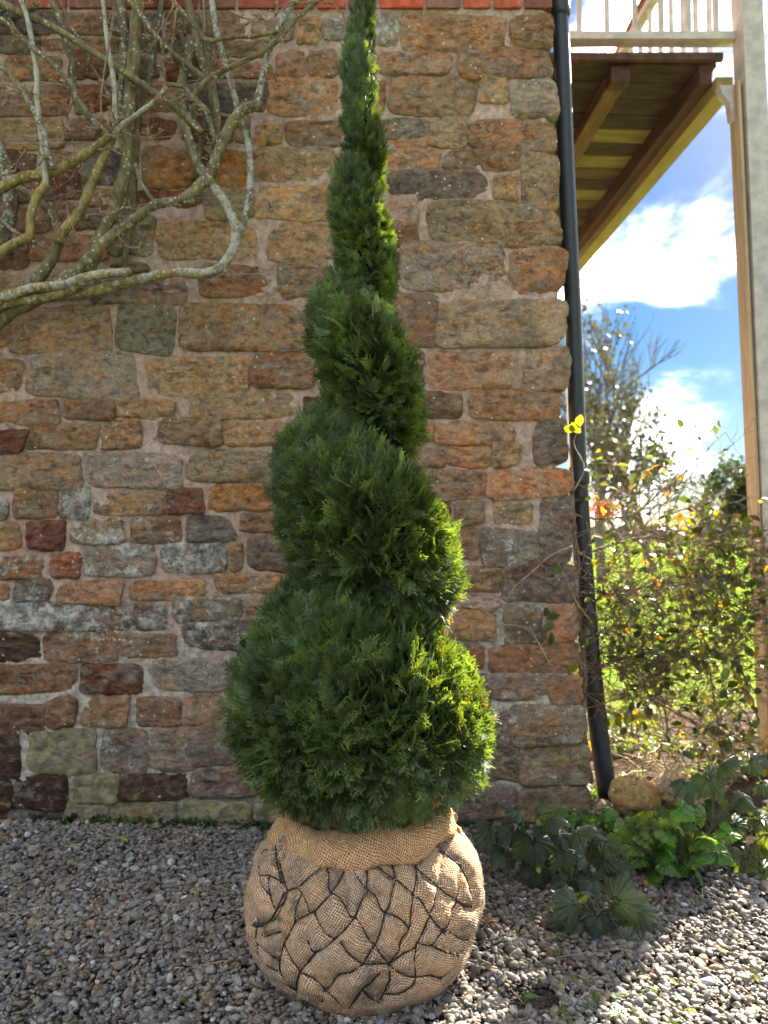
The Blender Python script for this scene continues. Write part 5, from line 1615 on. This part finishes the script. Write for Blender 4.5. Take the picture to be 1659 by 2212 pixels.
leaf_plant('broad_leaf_plant', 1370, 1610, [(1350, 1440, 1.3, 120, 0), (1385, 1470, 1.2, 30, 0), (1420, 1500, 1.2, -20, 0), (1340, 1490, 1.2, 200, 0), (1365, 1530, 1.3, -70, 1), (1330, 1540, 1.1, 230, 1), (1400, 1540, 1.0, -60, 1), (1345, 1410, 1.1, 90, 0)], lob_me,
           'plant with yellow lit broad leaves just right of the drainpipe', tint=(2.6, 2.1, .8))
# low weeds in the bed and by the wall foot
r_ = random.Random(77)
def weeds(name, spots, label, tint, n):
    mb = MB()
    for k in range(n):
        x, y = spots(r_)
        z = ground_z(x, y)
        for q in range(5):
            th = r_.uniform(0, 6.28); L_ = r_.uniform(.012, .034); h = r_.uniform(.008, .035)
            c_, s_ = math.cos(th), math.sin(th); w = L_ * .32
            p0 = Vector((x, y, z + .002)); p1 = p0 + Vector((c_ * L_ * .6, s_ * L_ * .6, h)); p2 = p0 + Vector((c_ * L_ * 1.3, s_ * L_ * 1.3, h * .8)); sd = Vector((-s_, c_, 0)) * w
            mb.add([tuple(p0), tuple(p1 - sd), tuple(p2), tuple(p1 + sd + Vector((0, 0, .004)))], [(0, 1, 2, 3)])
    o = mb.build(name, M['leaf_lime'], None, smooth=False, color=tint); tag(o, label, None, kind='stuff')
def sp_bed(r):
    while True:
        x, y = r.uniform(.95, 2.6), r.uniform(3.3, 5.6)
        if bed_mask(x, y) > .6 and mnoise.noise((x * 2.2, y * 2.2, 4)) > -.02: return x, y
weeds('low_weeds', sp_bed, 'scattered small green weeds over the soil bed', (.9, .85, .7), 900)
weeds('wall_foot_weeds', lambda r: (min(.95, r.uniform(-1.5, .95)), 3.6 - abs(r.gauss(0, .03))), 'dark moss and tiny weeds along the foot of the stone wall', (.25, .32, .3), 170)

# twigs, straws and clippings lying about (each too small to lift out as a thing)
mb = MB()
for k in range(200):
    x = r_.uniform(-1.4, 2.3); y = r_.uniform(2.1, 3.6) if x < 1 else r_.uniform(2.1, 5.2)
    if math.hypot(x - AX, y - YT) < .42: continue
    if x < .45 and r_.random() < .72: continue
    th = r_.uniform(0, 6.28); L_ = r_.uniform(.03, .16); z = ground_z(x, y) + .020
    c_, s_ = math.cos(th) * L_, math.sin(th) * L_
    mb.tube([(x, y, z), (x + c_ * .5 + r_.gauss(0, .008), y + s_ * .5 + r_.gauss(0, .008), z + r_.uniform(0, .012)), (x + c_, y + s_, z + r_.uniform(-.004, .01))], [.0016, .0014, .0008], 4)
o = mb.build('dry_stalks', M['straw'], None); tag(o, 'dry stalks and twigs littering the gravel and soil', None, kind='stuff')
clip_p, clip_r, clip_s, clip_i, clip_c = [], [], [], [], []
for k in range(95):
    if k < 55: x, y = AX + .45 + abs(r_.gauss(0, .35)), 2.25 + r_.gauss(0, .16)
    else: x, y = r_.uniform(-1.2, 1.5), r_.uniform(2.15, 3.5)
    if math.hypot(x - AX, y - YT) < .40: continue
    clip_p.append((x, y, ground_z(x, y) + .020)); clip_r.append((r_.gauss(0, .35), r_.gauss(0, .35), r_.uniform(0, 6.28)))
    s_ = r_.uniform(.35, .9); clip_s.append((s_,) * 3); clip_i.append(r_.randrange(7)); clip_c.append((1.5, 1.4, 1.0) if r_.random() < .5 else (2.6, 2.0, 1.0))
for (u, v) in ((648, 1996), (770 - 120 + 0, 1990), (574 + 0, 2015), (606, 1992)):
    h = ball_hit(u, v)
    if h is not None:
        h = h + BL + Vector((0, -.012, 0)); clip_p.append(tuple(h)); clip_r.append((R(80), 0, r_.uniform(0, 6))); clip_s.append((.4,) * 3); clip_i.append(1); clip_c.append((1.6, 1.5, 1))
cl = scatter('conifer_clippings', clip_p, clip_r, clip_s, clip_i, np.array(clip_c), sprays)
tag(cl, 'small green conifer clippings dropped on the gravel', None, kind='stuff')
# dead leaves
dl_me = []
for k in range(3):
    mb = MB(); n = 8
    vs = [(0, 0, 0)] + [(.022 * math.cos(t) * (1 + .2 * math.cos(2 * t)), .013 * math.sin(t), .006 * math.cos(2 * t + k) + .003) for t in [2 * math.pi * i / n for i in range(n)]]
    mb.add(vs, [(0, 1 + i, 1 + (i + 1) % n) for i in range(n)])
    dl_me.append(mb.mesh('dead_leaf', [M['leaf_red']], True))
for (u, v, c_, lb) in ((1265, 1930, (.8, 1.2, .8), 'russet dead leaf under the lowest lobed plant'), (1395, 1925, (.9, 2.6, 1.0), 'orange dead leaf on sunny gravel right of the sprawling leaves'), (1425, 1955, (.6, 1.3, 1), 'dark red dead leaf on the sunny gravel'),
                       (1060, 2005, (.9, 2.5, 1), 'tiny orange dead leaf in the gravel beside the root ball'), (930 + 130, 2110, (.9, 2.8, 2), 'pale tan dead leaf at the front right of the root ball'), (265, 1955, (.7, 1.4, 1), 'orange dead leaf on the shaded left gravel'),
                       (80, 1775, (.45, 1.6, 2.0), 'curled brown dead leaf at the wall foot on the left'), (1560, 2070, (.9, 2.8, 1), 'orange leaf near the bottom right on sunny gravel')):
    o = put('dead_leaf', rs.choice(dl_me), None, c_); o.location = on_ground(u, v, .026); o.rotation_euler = (rs.gauss(0, .4), rs.gauss(0, .4), rs.uniform(0, 6)); o.scale = (rs.uniform(.6, 1.0),) * 3
    tag(o, lb, 'leaf', 'dead leaves on the gravel')

# ------------------------------------------------------------------ shrub over the bed
shrub = empty('evergreen_shrub', tuple(on_ground(1275, 1690)))
tag(shrub, 'tangled twiggy shrub with small green and orange leaves trained out from the house corner', 'shrub')
SB = shrub.location.copy()
rs = random.Random(41)
def ws(u, v, y): return at(u, v, y) - SB
main = [
 (.016, [(1275, 1690, 3.72), (1258, 1560, 3.70), (1262, 1450, 3.70), (1250, 1330, 3.70), (1246, 1200, 3.70), (1236, 1090, 3.70), (1232, 1010, 3.70)]),
 (.012, [(1262, 1640, 3.70), (1250, 1500, 3.68), (1256, 1400, 3.70), (1244, 1280, 3.68), (1240, 1160, 3.69), (1238, 1040, 3.68)]),
 (.009, [(1258, 1460, 3.70), (1290, 1440, 3.8), (1360, 1420, 3.95), (1430, 1405, 4.0), (1500, 1400, 4.1), (1570, 1410, 4.2)]),
 (.008, [(1250, 1330, 3.70), (1300, 1290, 3.8), (1380, 1270, 3.95), (1470, 1255, 4.1), (1590, 1275, 4.2)]),
 (.008, [(1246, 1200, 3.70), (1310, 1180, 3.85), (1400, 1160, 4.0), (1500, 1175, 4.1), (1620, 1190, 4.2)]),
 (.007, [(1238, 1110, 3.7), (1300, 1120, 3.8), (1370, 1110, 3.9), (1430, 1060, 4.0), (1500, 1030, 4.05)]),
 (.007, [(1560, 1640, 4.3), (1540, 1500, 4.25), (1520, 1380, 4.2), (1480, 1280, 4.1), (1440, 1180, 4.1)]),
 (.006, [(1640, 1560, 4.2), (1600, 1440, 4.2), (1560, 1330, 4.1), (1500, 1240, 4.0), (1480, 1120, 4.0)]),
 (.006, [(1420, 1640, 4.1), (1440, 1560, 4.1), (1400, 1440, 4.0), (1330, 1330, 3.9), (1290, 1240, 3.8)]),
 (.006, [(1600, 1600, 4.1), (1500, 1560, 4.0), (1400, 1500, 3.95), (1330, 1440, 3.85), (1280, 1400, 3.78)]),
]
anchors = []
for r0, pts in main:
    sp = spline(pts, 8); n = len(sp)
    P = [ws(p[0] + rs.gauss(0, 1.5), p[1] + rs.gauss(0, 1.5), p[2]) for p in sp]
    mb = MB(); mb.tube(P, [r0 * (1 - .6 * i / n) for i in range(n)], 7, wob=.2)
    o = mb.build('stem', M['shrubtwig'], shrub, color=(1.2, 1.1, 1)); o['lichen'] = .2
    anchors += P[6:]
twg = MB(); leafpos = []
def density_ok(p):
    w = p + SB
    a_ = Vector((w.x, w.y, w.z - CAM_H)); 
    fy = a_.y * math.cos(PITCH) + a_.z * math.sin(PITCH); fz = -a_.y * math.sin(PITCH) + a_.z * math.cos(PITCH)
    return 829.5 + FPX * a_.x / fy, 1106 - FPX * fz / fy
def grow(p, d, ln, r, depth):
    n = 5
    P = [p]; dd = d.copy()
    for i in range(n):
        dd = (dd + Vector((rs.gauss(0, .16), rs.gauss(0, .14), rs.gauss(0, .15) - .015))).normalized()
        P.append(P[-1] + dd * ln / n)
    twg.tube(P, [r * (1 - .6 * i / n) for i in range(n + 1)], 4, caps=False)
    for q in P[2:]:
        if rs.random() < (.28 if depth else .15): leafpos.append((q, dd.copy()))
    if depth < 2:
        for i in range(1, n + 1):
            if rs.random() < .78:
                nd = (dd + Vector((rs.gauss(0, .9), rs.gauss(0, .6), rs.gauss(.05, .7)))).normalized()
                grow(P[i], nd, ln * rs.uniform(.45, .75), r * .6, depth + 1)
    elif rs.random() < .8: leafpos.append((P[-1], dd))
for k in range(400):
    p = rs.choice(anchors)
    u, v = density_ok(p)
    if v > 1600 and rs.random() < .5: continue
    if v < 1150 and rs.random() < .85: continue
    if u < 1275 and rs.random() < .6: continue
    d = Vector((rs.uniform(-.1, 1.0), rs.uniform(-.5, .35), rs.gauss(.05 if v > 1200 else -.15, .45))).normalized()
    if u < 1262: d = Vector((abs(d.x) + .25, d.y * .4 + .15, d.z)).normalized()
    grow(p, d, rs.uniform(.18, .40), .0030, 0)
for (u, v, du, dv_) in ((1420, 1100, 80, -120), (1300, 1120, 30, -90), (1450, 1110, 120, -60), (1620, 1200, 40, -120)):
    p = ws(u, v, 4.0); q = ws(u + du, v + dv_, 4.0); grow(p, (q - p).normalized(), (q - p).length, .0035, 0)
o = twg.build('twigs', M['shrubtwig'], shrub, color=(1.25, 1.15, 1.05)); tag(o, kind='stuff'); o['lichen'] = .45
def small_leaf(seed, L=.050):
    rr = random.Random(seed); mb = MB()
    prof = [(0, 0), (.2, .2), (.45, .32), (.7, .28), (.9, .13), (1, 0)]
    vs = []
    for t, w in prof: vs += [(-w * L, t * L, .12 * L * w * 4 * .5 - .2 * L * t * t), (0, t * L, -.2 * L * t * t), (w * L, t * L, .12 * L * w * 4 * .5 - .2 * L * t * t)]
    mb.add(vs, [(i * 3 + a_, i * 3 + a_ + 1, i * 3 + a_ + 4, i * 3 + a_ + 3) for i in range(5) for a_ in (0, 1)])
    return mb
sl = small_leaf(1).mesh('leaf', [M['leaf_shrub']], True)
rs.shuffle(leafpos)
rest = MB()
pal_l = [(.35, .45, .45), (.4, .5, .5), (.4, .45, .4), (.55, .65, .6), (.45, .6, .65), (.7, .75, .6), (.6, .7, .7), (1.3, 1.3, .9), (1.8, 1.6, .7), (2.6, 1.7, .5), (2.8, 1.3, .4), (.8, .95, .8), (.9, 1.0, .8)]
proto = small_leaf(2)
far_pts = {}
leafpos = leafpos[:1900]
print('shrub leaves', len(leafpos))
for k, (p, d) in enumerate(leafpos):
    dirv = (d + Vector((rs.gauss(0, .8), rs.gauss(0, .8), rs.gauss(0, .7)))).normalized()
    e = orient(dirv, Vector((rs.gauss(0, .6), rs.gauss(0, .6), 1)))
    s_ = rs.uniform(.65, 1.35)
    if k < 290:
        o = put('leaf', sl, shrub, rs.choice(pal_l)); o.location = p; o.rotation_euler = e; o.scale = (s_,) * 3
    else:
        m = e.to_matrix()
        far_pts.setdefault(rs.choice(pal_l), MB()).add([tuple(p + (m @ Vector(v)) * s_) for v in proto.v], proto.f)
for i, (c_, mbb) in enumerate(far_pts.items()):
    if i == 0: allm = MB()
    break
allv, allf, allc = [], [], []
for c_, mbb in far_pts.items():
    b = len(allv); allv += mbb.v; allf += [tuple(i + b for i in f) for f in mbb.f]; allc += [c_] * len(mbb.v)
me = bpy.data.meshes.new('small_leaves'); me.from_pydata(allv, [], allf)
ca = me.attributes.new('tint', 'FLOAT_COLOR', 'POINT'); ca.data.foreach_set('color', np.hstack([np.array(allc), np.ones((len(allc), 1))]).astype(np.float32).ravel())
def tinted_leaf(src_col, src_tr, name, tfac=.5):
    m = mat_leaf(name, src_col, src_tr, .35, tfac=tfac)
    nt = m.node_tree
    a_ = nt.nodes.new('ShaderNodeAttribute'); a_.attribute_type = 'GEOMETRY'; a_.attribute_name = 'tint'
    oi = [n for n in nt.nodes if n.type == 'OBJECT_INFO'][0]
    for l in list(nt.links):
        if l.from_node == oi: 
            to = l.to_socket; nt.links.remove(l); nt.links.new(a_.outputs['Color'], to)
    return m
me.materials.append(tinted_leaf((.05, .075, .025), (.25, .27, .03), 'shrub_leaf_tinted', .4))
o = put('small_leaves', me, shrub); tag(o, kind='stuff')
# stray runners over the wall face
for pts in ([(1236, 1180), (1190, 1200), (1150, 1235), (1110, 1270), (1090, 1310), (1085, 1345)], [(1085, 1350), (1120, 1352), (1145, 1365), (1170, 1400), (1190, 1440), (1215, 1475), (1232, 1492)], [(1205, 1215), (1225, 1255), (1245, 1300), (1275, 1340)], [(1085, 1352), (1100, 1385), (1125, 1415)],
            [(1228, 960), (1236, 1010), (1240, 1060)], [(1240, 1060), (1262, 1010), (1240, 960), (1248, 930)]):
    mb = MB(); sp = spline(pts, 5)
    mb.tube([ws(p[0], p[1], Y_WALL - .06 - .02 * math.sin(i * .4)) for i, p in enumerate(sp)], [.0042 * (1 - .5 * i / len(sp)) for i in range(len(sp))], 6)
    o = mb.build('runner', M['shrubtwig'], shrub, color=(1.9, 1.9, 2.0)); o['lichen'] = .3
for (u, v) in ((1250, 925), (1245, 930), (1255, 935), (1175, 1330), (1195, 1345), (1190, 1365), (1198, 1385), (1190, 1230), (1196, 1240), (1182, 1338), (1245, 1450), (1250, 1440), (1240, 1458)):
    o = put('leaf', sl, shrub, (2.2, 1.9, .6) if v < 1000 or v > 1430 else (.8, .9, .9)); o.location = ws(u, v, Y_WALL - .07); o.rotation_euler = (rs.uniform(0, 6), rs.uniform(0, 6), rs.uniform(0, 6)); o.scale = (1.3,) * 3
# orange leaf heap behind the corner (creeper leaves hanging in the gap)
# second twiggy dead branches low in the bed
mb = MB()
for k in range(260):
    u, v = rs.uniform(1290, 1655), rs.uniform(1490, 1680)
    p = on_ground(u, v, .02); d = Vector((rs.gauss(0, 1), rs.gauss(0, .6), abs(rs.gauss(0, .35)))).normalized(); L_ = rs.uniform(.1, .38)
    mb.tube([p, p + d * L_ * .5 + Vector((0, 0, .02)), p + d * L_], [.004, .003, .0015], 5)
o = mb.build('dead_twigs', M['straw'], None); tag(o, 'heap of dead broken twigs beneath the shrub', None, kind='stuff')
# low bush filling under the shrub
def leaf_mass(name, n, cen, ext, L, mat, tints, label, cat, seed, gate=1.6, stems=14, parent=None, shape=None):
    r = random.Random(seed)
    top = empty(name, (cen[0], cen[1], cen[2] - ext[2])); tag(top, label, cat)
    T = top.location.copy()
    V, F, Cc = [], [], []
    tries = 0; cnt = 0
    while cnt < n and tries < n * 30:
        tries += 1
        q = Vector((r.gauss(0, .45), r.gauss(0, .45), r.gauss(0, .45)))
        if q.length > 1: continue
        p = Vector((cen[0] + q.x * ext[0], cen[1] + q.y * ext[1], cen[2] + q.z * ext[2]))
        if mnoise.noise(p * (gate / max(ext[0], .05))) < -.02 and r.random() < .93: continue
        cnt += 1
        d = Vector((r.gauss(0, 1), r.gauss(0, 1), r.gauss(0, 1))).normalized(); m = orient(d, Vector((r.gauss(0, 1), r.gauss(0, 1), 1))).to_matrix()
        s_ = L * r.uniform(.6, 1.4)
        b = len(V)
        for v in ((0, 0, 0), (-.35, .5, .08), (0, 1, 0), (.35, .5, .08)): V.append(tuple(p - T + (m @ Vector(v)) * s_))
        F.append((b, b + 1, b + 2, b + 3)); c_ = r.choice(tints); Cc += [c_] * 4
    me = bpy.data.meshes.new('crown'); me.from_pydata(V, [], F)
    ca = me.attributes.new('tint', 'FLOAT_COLOR', 'POINT'); ca.data.foreach_set('color', np.hstack([np.array(Cc), np.ones((len(Cc), 1))]).astype(np.float32).ravel())
    me.materials.append(mat)
    o = put('crown', me, top); tag(o, kind='stuff')
    mb = MB()
    for k in range(stems):
        q = Vector((r.gauss(0, .4) * ext[0], r.gauss(0, .4) * ext[1], r.uniform(.3, 1.6) * ext[2] ))
        mb.tube([(0, 0, 0), (q.x * .35, q.y * .35, q.z * .5), (q.x, q.y, q.z + .0)], [ext[2] * .03, ext[2] * .02, ext[2] * .006], 5)
    mb.build('trunk', M['farbark'], top)
    return top
t_far = tinted_leaf((.050, .052, .040), (.055, .055, .035), 'far_leaf_tinted', .35)
t_ever = tinted_leaf((.03, .05, .018), (.06, .09, .02), 'evergreen_leaf_tinted', .25)
t_red = tinted_leaf((.40, .06, .03), (.6, .10, .03), 'red_leaf_tinted', .4)

# ------------------------------------------------------------------ background trees
def bare_tree(name, u, Y, top_v, spread, label, seed, leaves=0, lean=0.0, col=(1, 1, 1), base_u=None, twig_r=.006, levels=5, tl=None, up=.25, leafL=.09):
    r = random.Random(seed)
    zb_ = field_z(Y) - .05
    bx = at(base_u or u, 1150, Y).x
    H_ = at(u, top_v, Y).z - zb_
    root = empty(name, (bx, Y, zb_)); tag(root, label, 'tree')
    mb = MB(); tips = []
    def br(p, d, ln, rad, lvl):
        n = 4; P = [p]; dd = d.copy()
        for i in range(n):
            dd = (dd + Vector((r.gauss(0, .10), r.gauss(0, .10), r.gauss(0, .06) + .03))).normalized(); P.append(P[-1] + dd * ln / n)
        mb.tube(P, [max(twig_r, rad * (1 - .45 * i / n)) for i in range(n + 1)], 6 if lvl < 2 else 4, caps=False)
        if lvl >= levels: tips.append((P[-1], dd)); tips.append((P[2], dd)); return
        for k in range(3 if lvl else 5):
            t = r.uniform(.35, 1.0) if lvl else r.uniform(.3, 1)
            q = P[min(n, int(t * n + .5))]
            nd = (dd + Vector((r.gauss(0, spread), r.gauss(0, spread), r.gauss(0, spread * .4) + up * .3))).normalized()
            br(q, nd, ln * r.uniform(.58, .80), rad * .55, lvl + 1)
    br(Vector((0, 0, 0)), Vector((lean, 0, 1)).normalized(), H_ * .36, H_ * .016, 0)
    mz = max(t_[0].z for t_ in tips)
    k_ = H_ / mz
    mb.v = [(x * k_, y * k_, z * k_) for x, y, z in mb.v]
    mb.build('trunk', M['farbark'], root)
    if leaves:
        V, F, Cc = [], [], []
        for k in range(leaves):
            p, dd = r.choice(tips); p = p * k_ + Vector((r.gauss(0, .16), r.gauss(0, .16), r.gauss(0, .16)))
            m = Euler((r.uniform(0, 6), r.uniform(0, 6), r.uniform(0, 6))).to_matrix(); s_ = leafL * r.uniform(.6, 1.5); b = len(V)
            for v in ((0, 0, 0), (-.35, .5, .08), (0, 1, 0), (.35, .5, .08)): V.append(tuple(p + (m @ Vector(v)) * s_))
            F.append((b, b + 1, b + 2, b + 3)); Cc += [r.choice(tl or [(1, 1, 1)])] * 4
        me = bpy.data.meshes.new('crown'); me.from_pydata(V, [], F)
        ca = me.attributes.new('tint', 'FLOAT_COLOR', 'POINT'); ca.data.foreach_set('color', np.hstack([np.array(Cc), np.ones((len(Cc), 1))]).astype(np.float32).ravel())
        me.materials.append(t_far); o = put('crown', me, root); tag(o, kind='stuff')
    return root
greenish = [(1, 1, .9), (1.3, 1.2, .8), (.8, .8, .8), (1.6, 1.5, .5)]
bare_tree('garden_tree', 1445, 17, 690, .34, 'airy half bare tree with olive grey foliage in the middle distance', 5, leaves=2100, base_u=1420, tl=greenish, leafL=.10)
bare_tree('garden_tree', 1330, 15, 860, .50, 'lower bushy half bare tree left of the airy one, beside the drainpipe', 6, leaves=1900, base_u=1350, tl=greenish, leafL=.09)
bare_tree('birch_tree', 1300, 24, 520, .26, 'thin bare winter tree rising behind the drainpipe toward the clouds', 8, lean=-.05, levels=5, twig_r=.006)
leaf_mass('conifer_bush', 3600, (at(1575, 1060, 30).x, 30, at(1575, 1062, 30).z - .3), (1.5, 1.2, 1.7), .16, t_ever, [(1, 1, 1), (1.4, 1.3, 1), (.7, .7, .8)], 'dark round evergreen bush in the distance beside the cream post', 'bush', 4, gate=1.2)
leaf_mass('red_bush', 700, (at(1302, 1100, 11).x, 11, at(1302, 1100, 11).z), (.26, .2, .18), .04, t_red, [(1, 1, 1), (1, 1.8, 1), (.7, .6, 1)], 'small red and orange leaved bush beyond the drainpipe', 'bush', 5, gate=2)
# hedge line at the top of the field
r = random.Random(12)
V, F, Cc = [], [], []
Yh = 86
for k in range(9000):
    x = r.uniform(-8, 90); y = Yh + r.gauss(0, .8); hgt = 1.3 + .8 * (mnoise.noise((x * .12, 3, 0)) + .4 * mnoise.noise((x * .6, 0, 0)))
    z = field_z(Yh) + r.random() ** .7 * max(.5, hgt) * 1.3; b = len(V); p = Vector((x, y, z)); m = Euler((r.uniform(0, 6), r.uniform(0, 6), r.uniform(0, 6))).to_matrix(); s_ = .5 * r.uniform(.6, 1.4)
    for v in ((0, 0, 0), (-.35, .5, .08), (0, 1, 0), (.35, .5, .08)): V.append(tuple(p + (m @ Vector(v)) * s_))
    F.append((b, b + 1, b + 2, b + 3)); Cc += [r.choice([(1, 1, 1.2), (1.5, 1.4, 1.4), (1.1, 1.0, 1)])] * 4
me = bpy.data.meshes.new('hedgerow'); me.from_pydata(V, [], F)
ca = me.attributes.new('tint', 'FLOAT_COLOR', 'POINT'); ca.data.foreach_set('color', np.hstack([np.array(Cc), np.ones((len(Cc), 1))]).astype(np.float32).ravel())
me.materials.append(t_far); o = put('hedgerow', me); tag(o, 'far hedgerow along the top of the grass field', None, kind='stuff')
# thin fence wire by the post
for k, (v0, v1) in enumerate(((1010, 992), (1085, 1040))):
    mb = MB(); mb.tube([at(1500, v0 + 8, 4.7), at(1590, v0, 4.62), at(1690, v1, 4.5)], .002, 5)
    o = mb.build('support_wire', M['wire'], None); tag(o, ['upper thin wire reaching the cream post above the shrub', 'lower thin wire reaching the cream post just over the shrub leaves'][k], 'wire', 'support wires at the post')
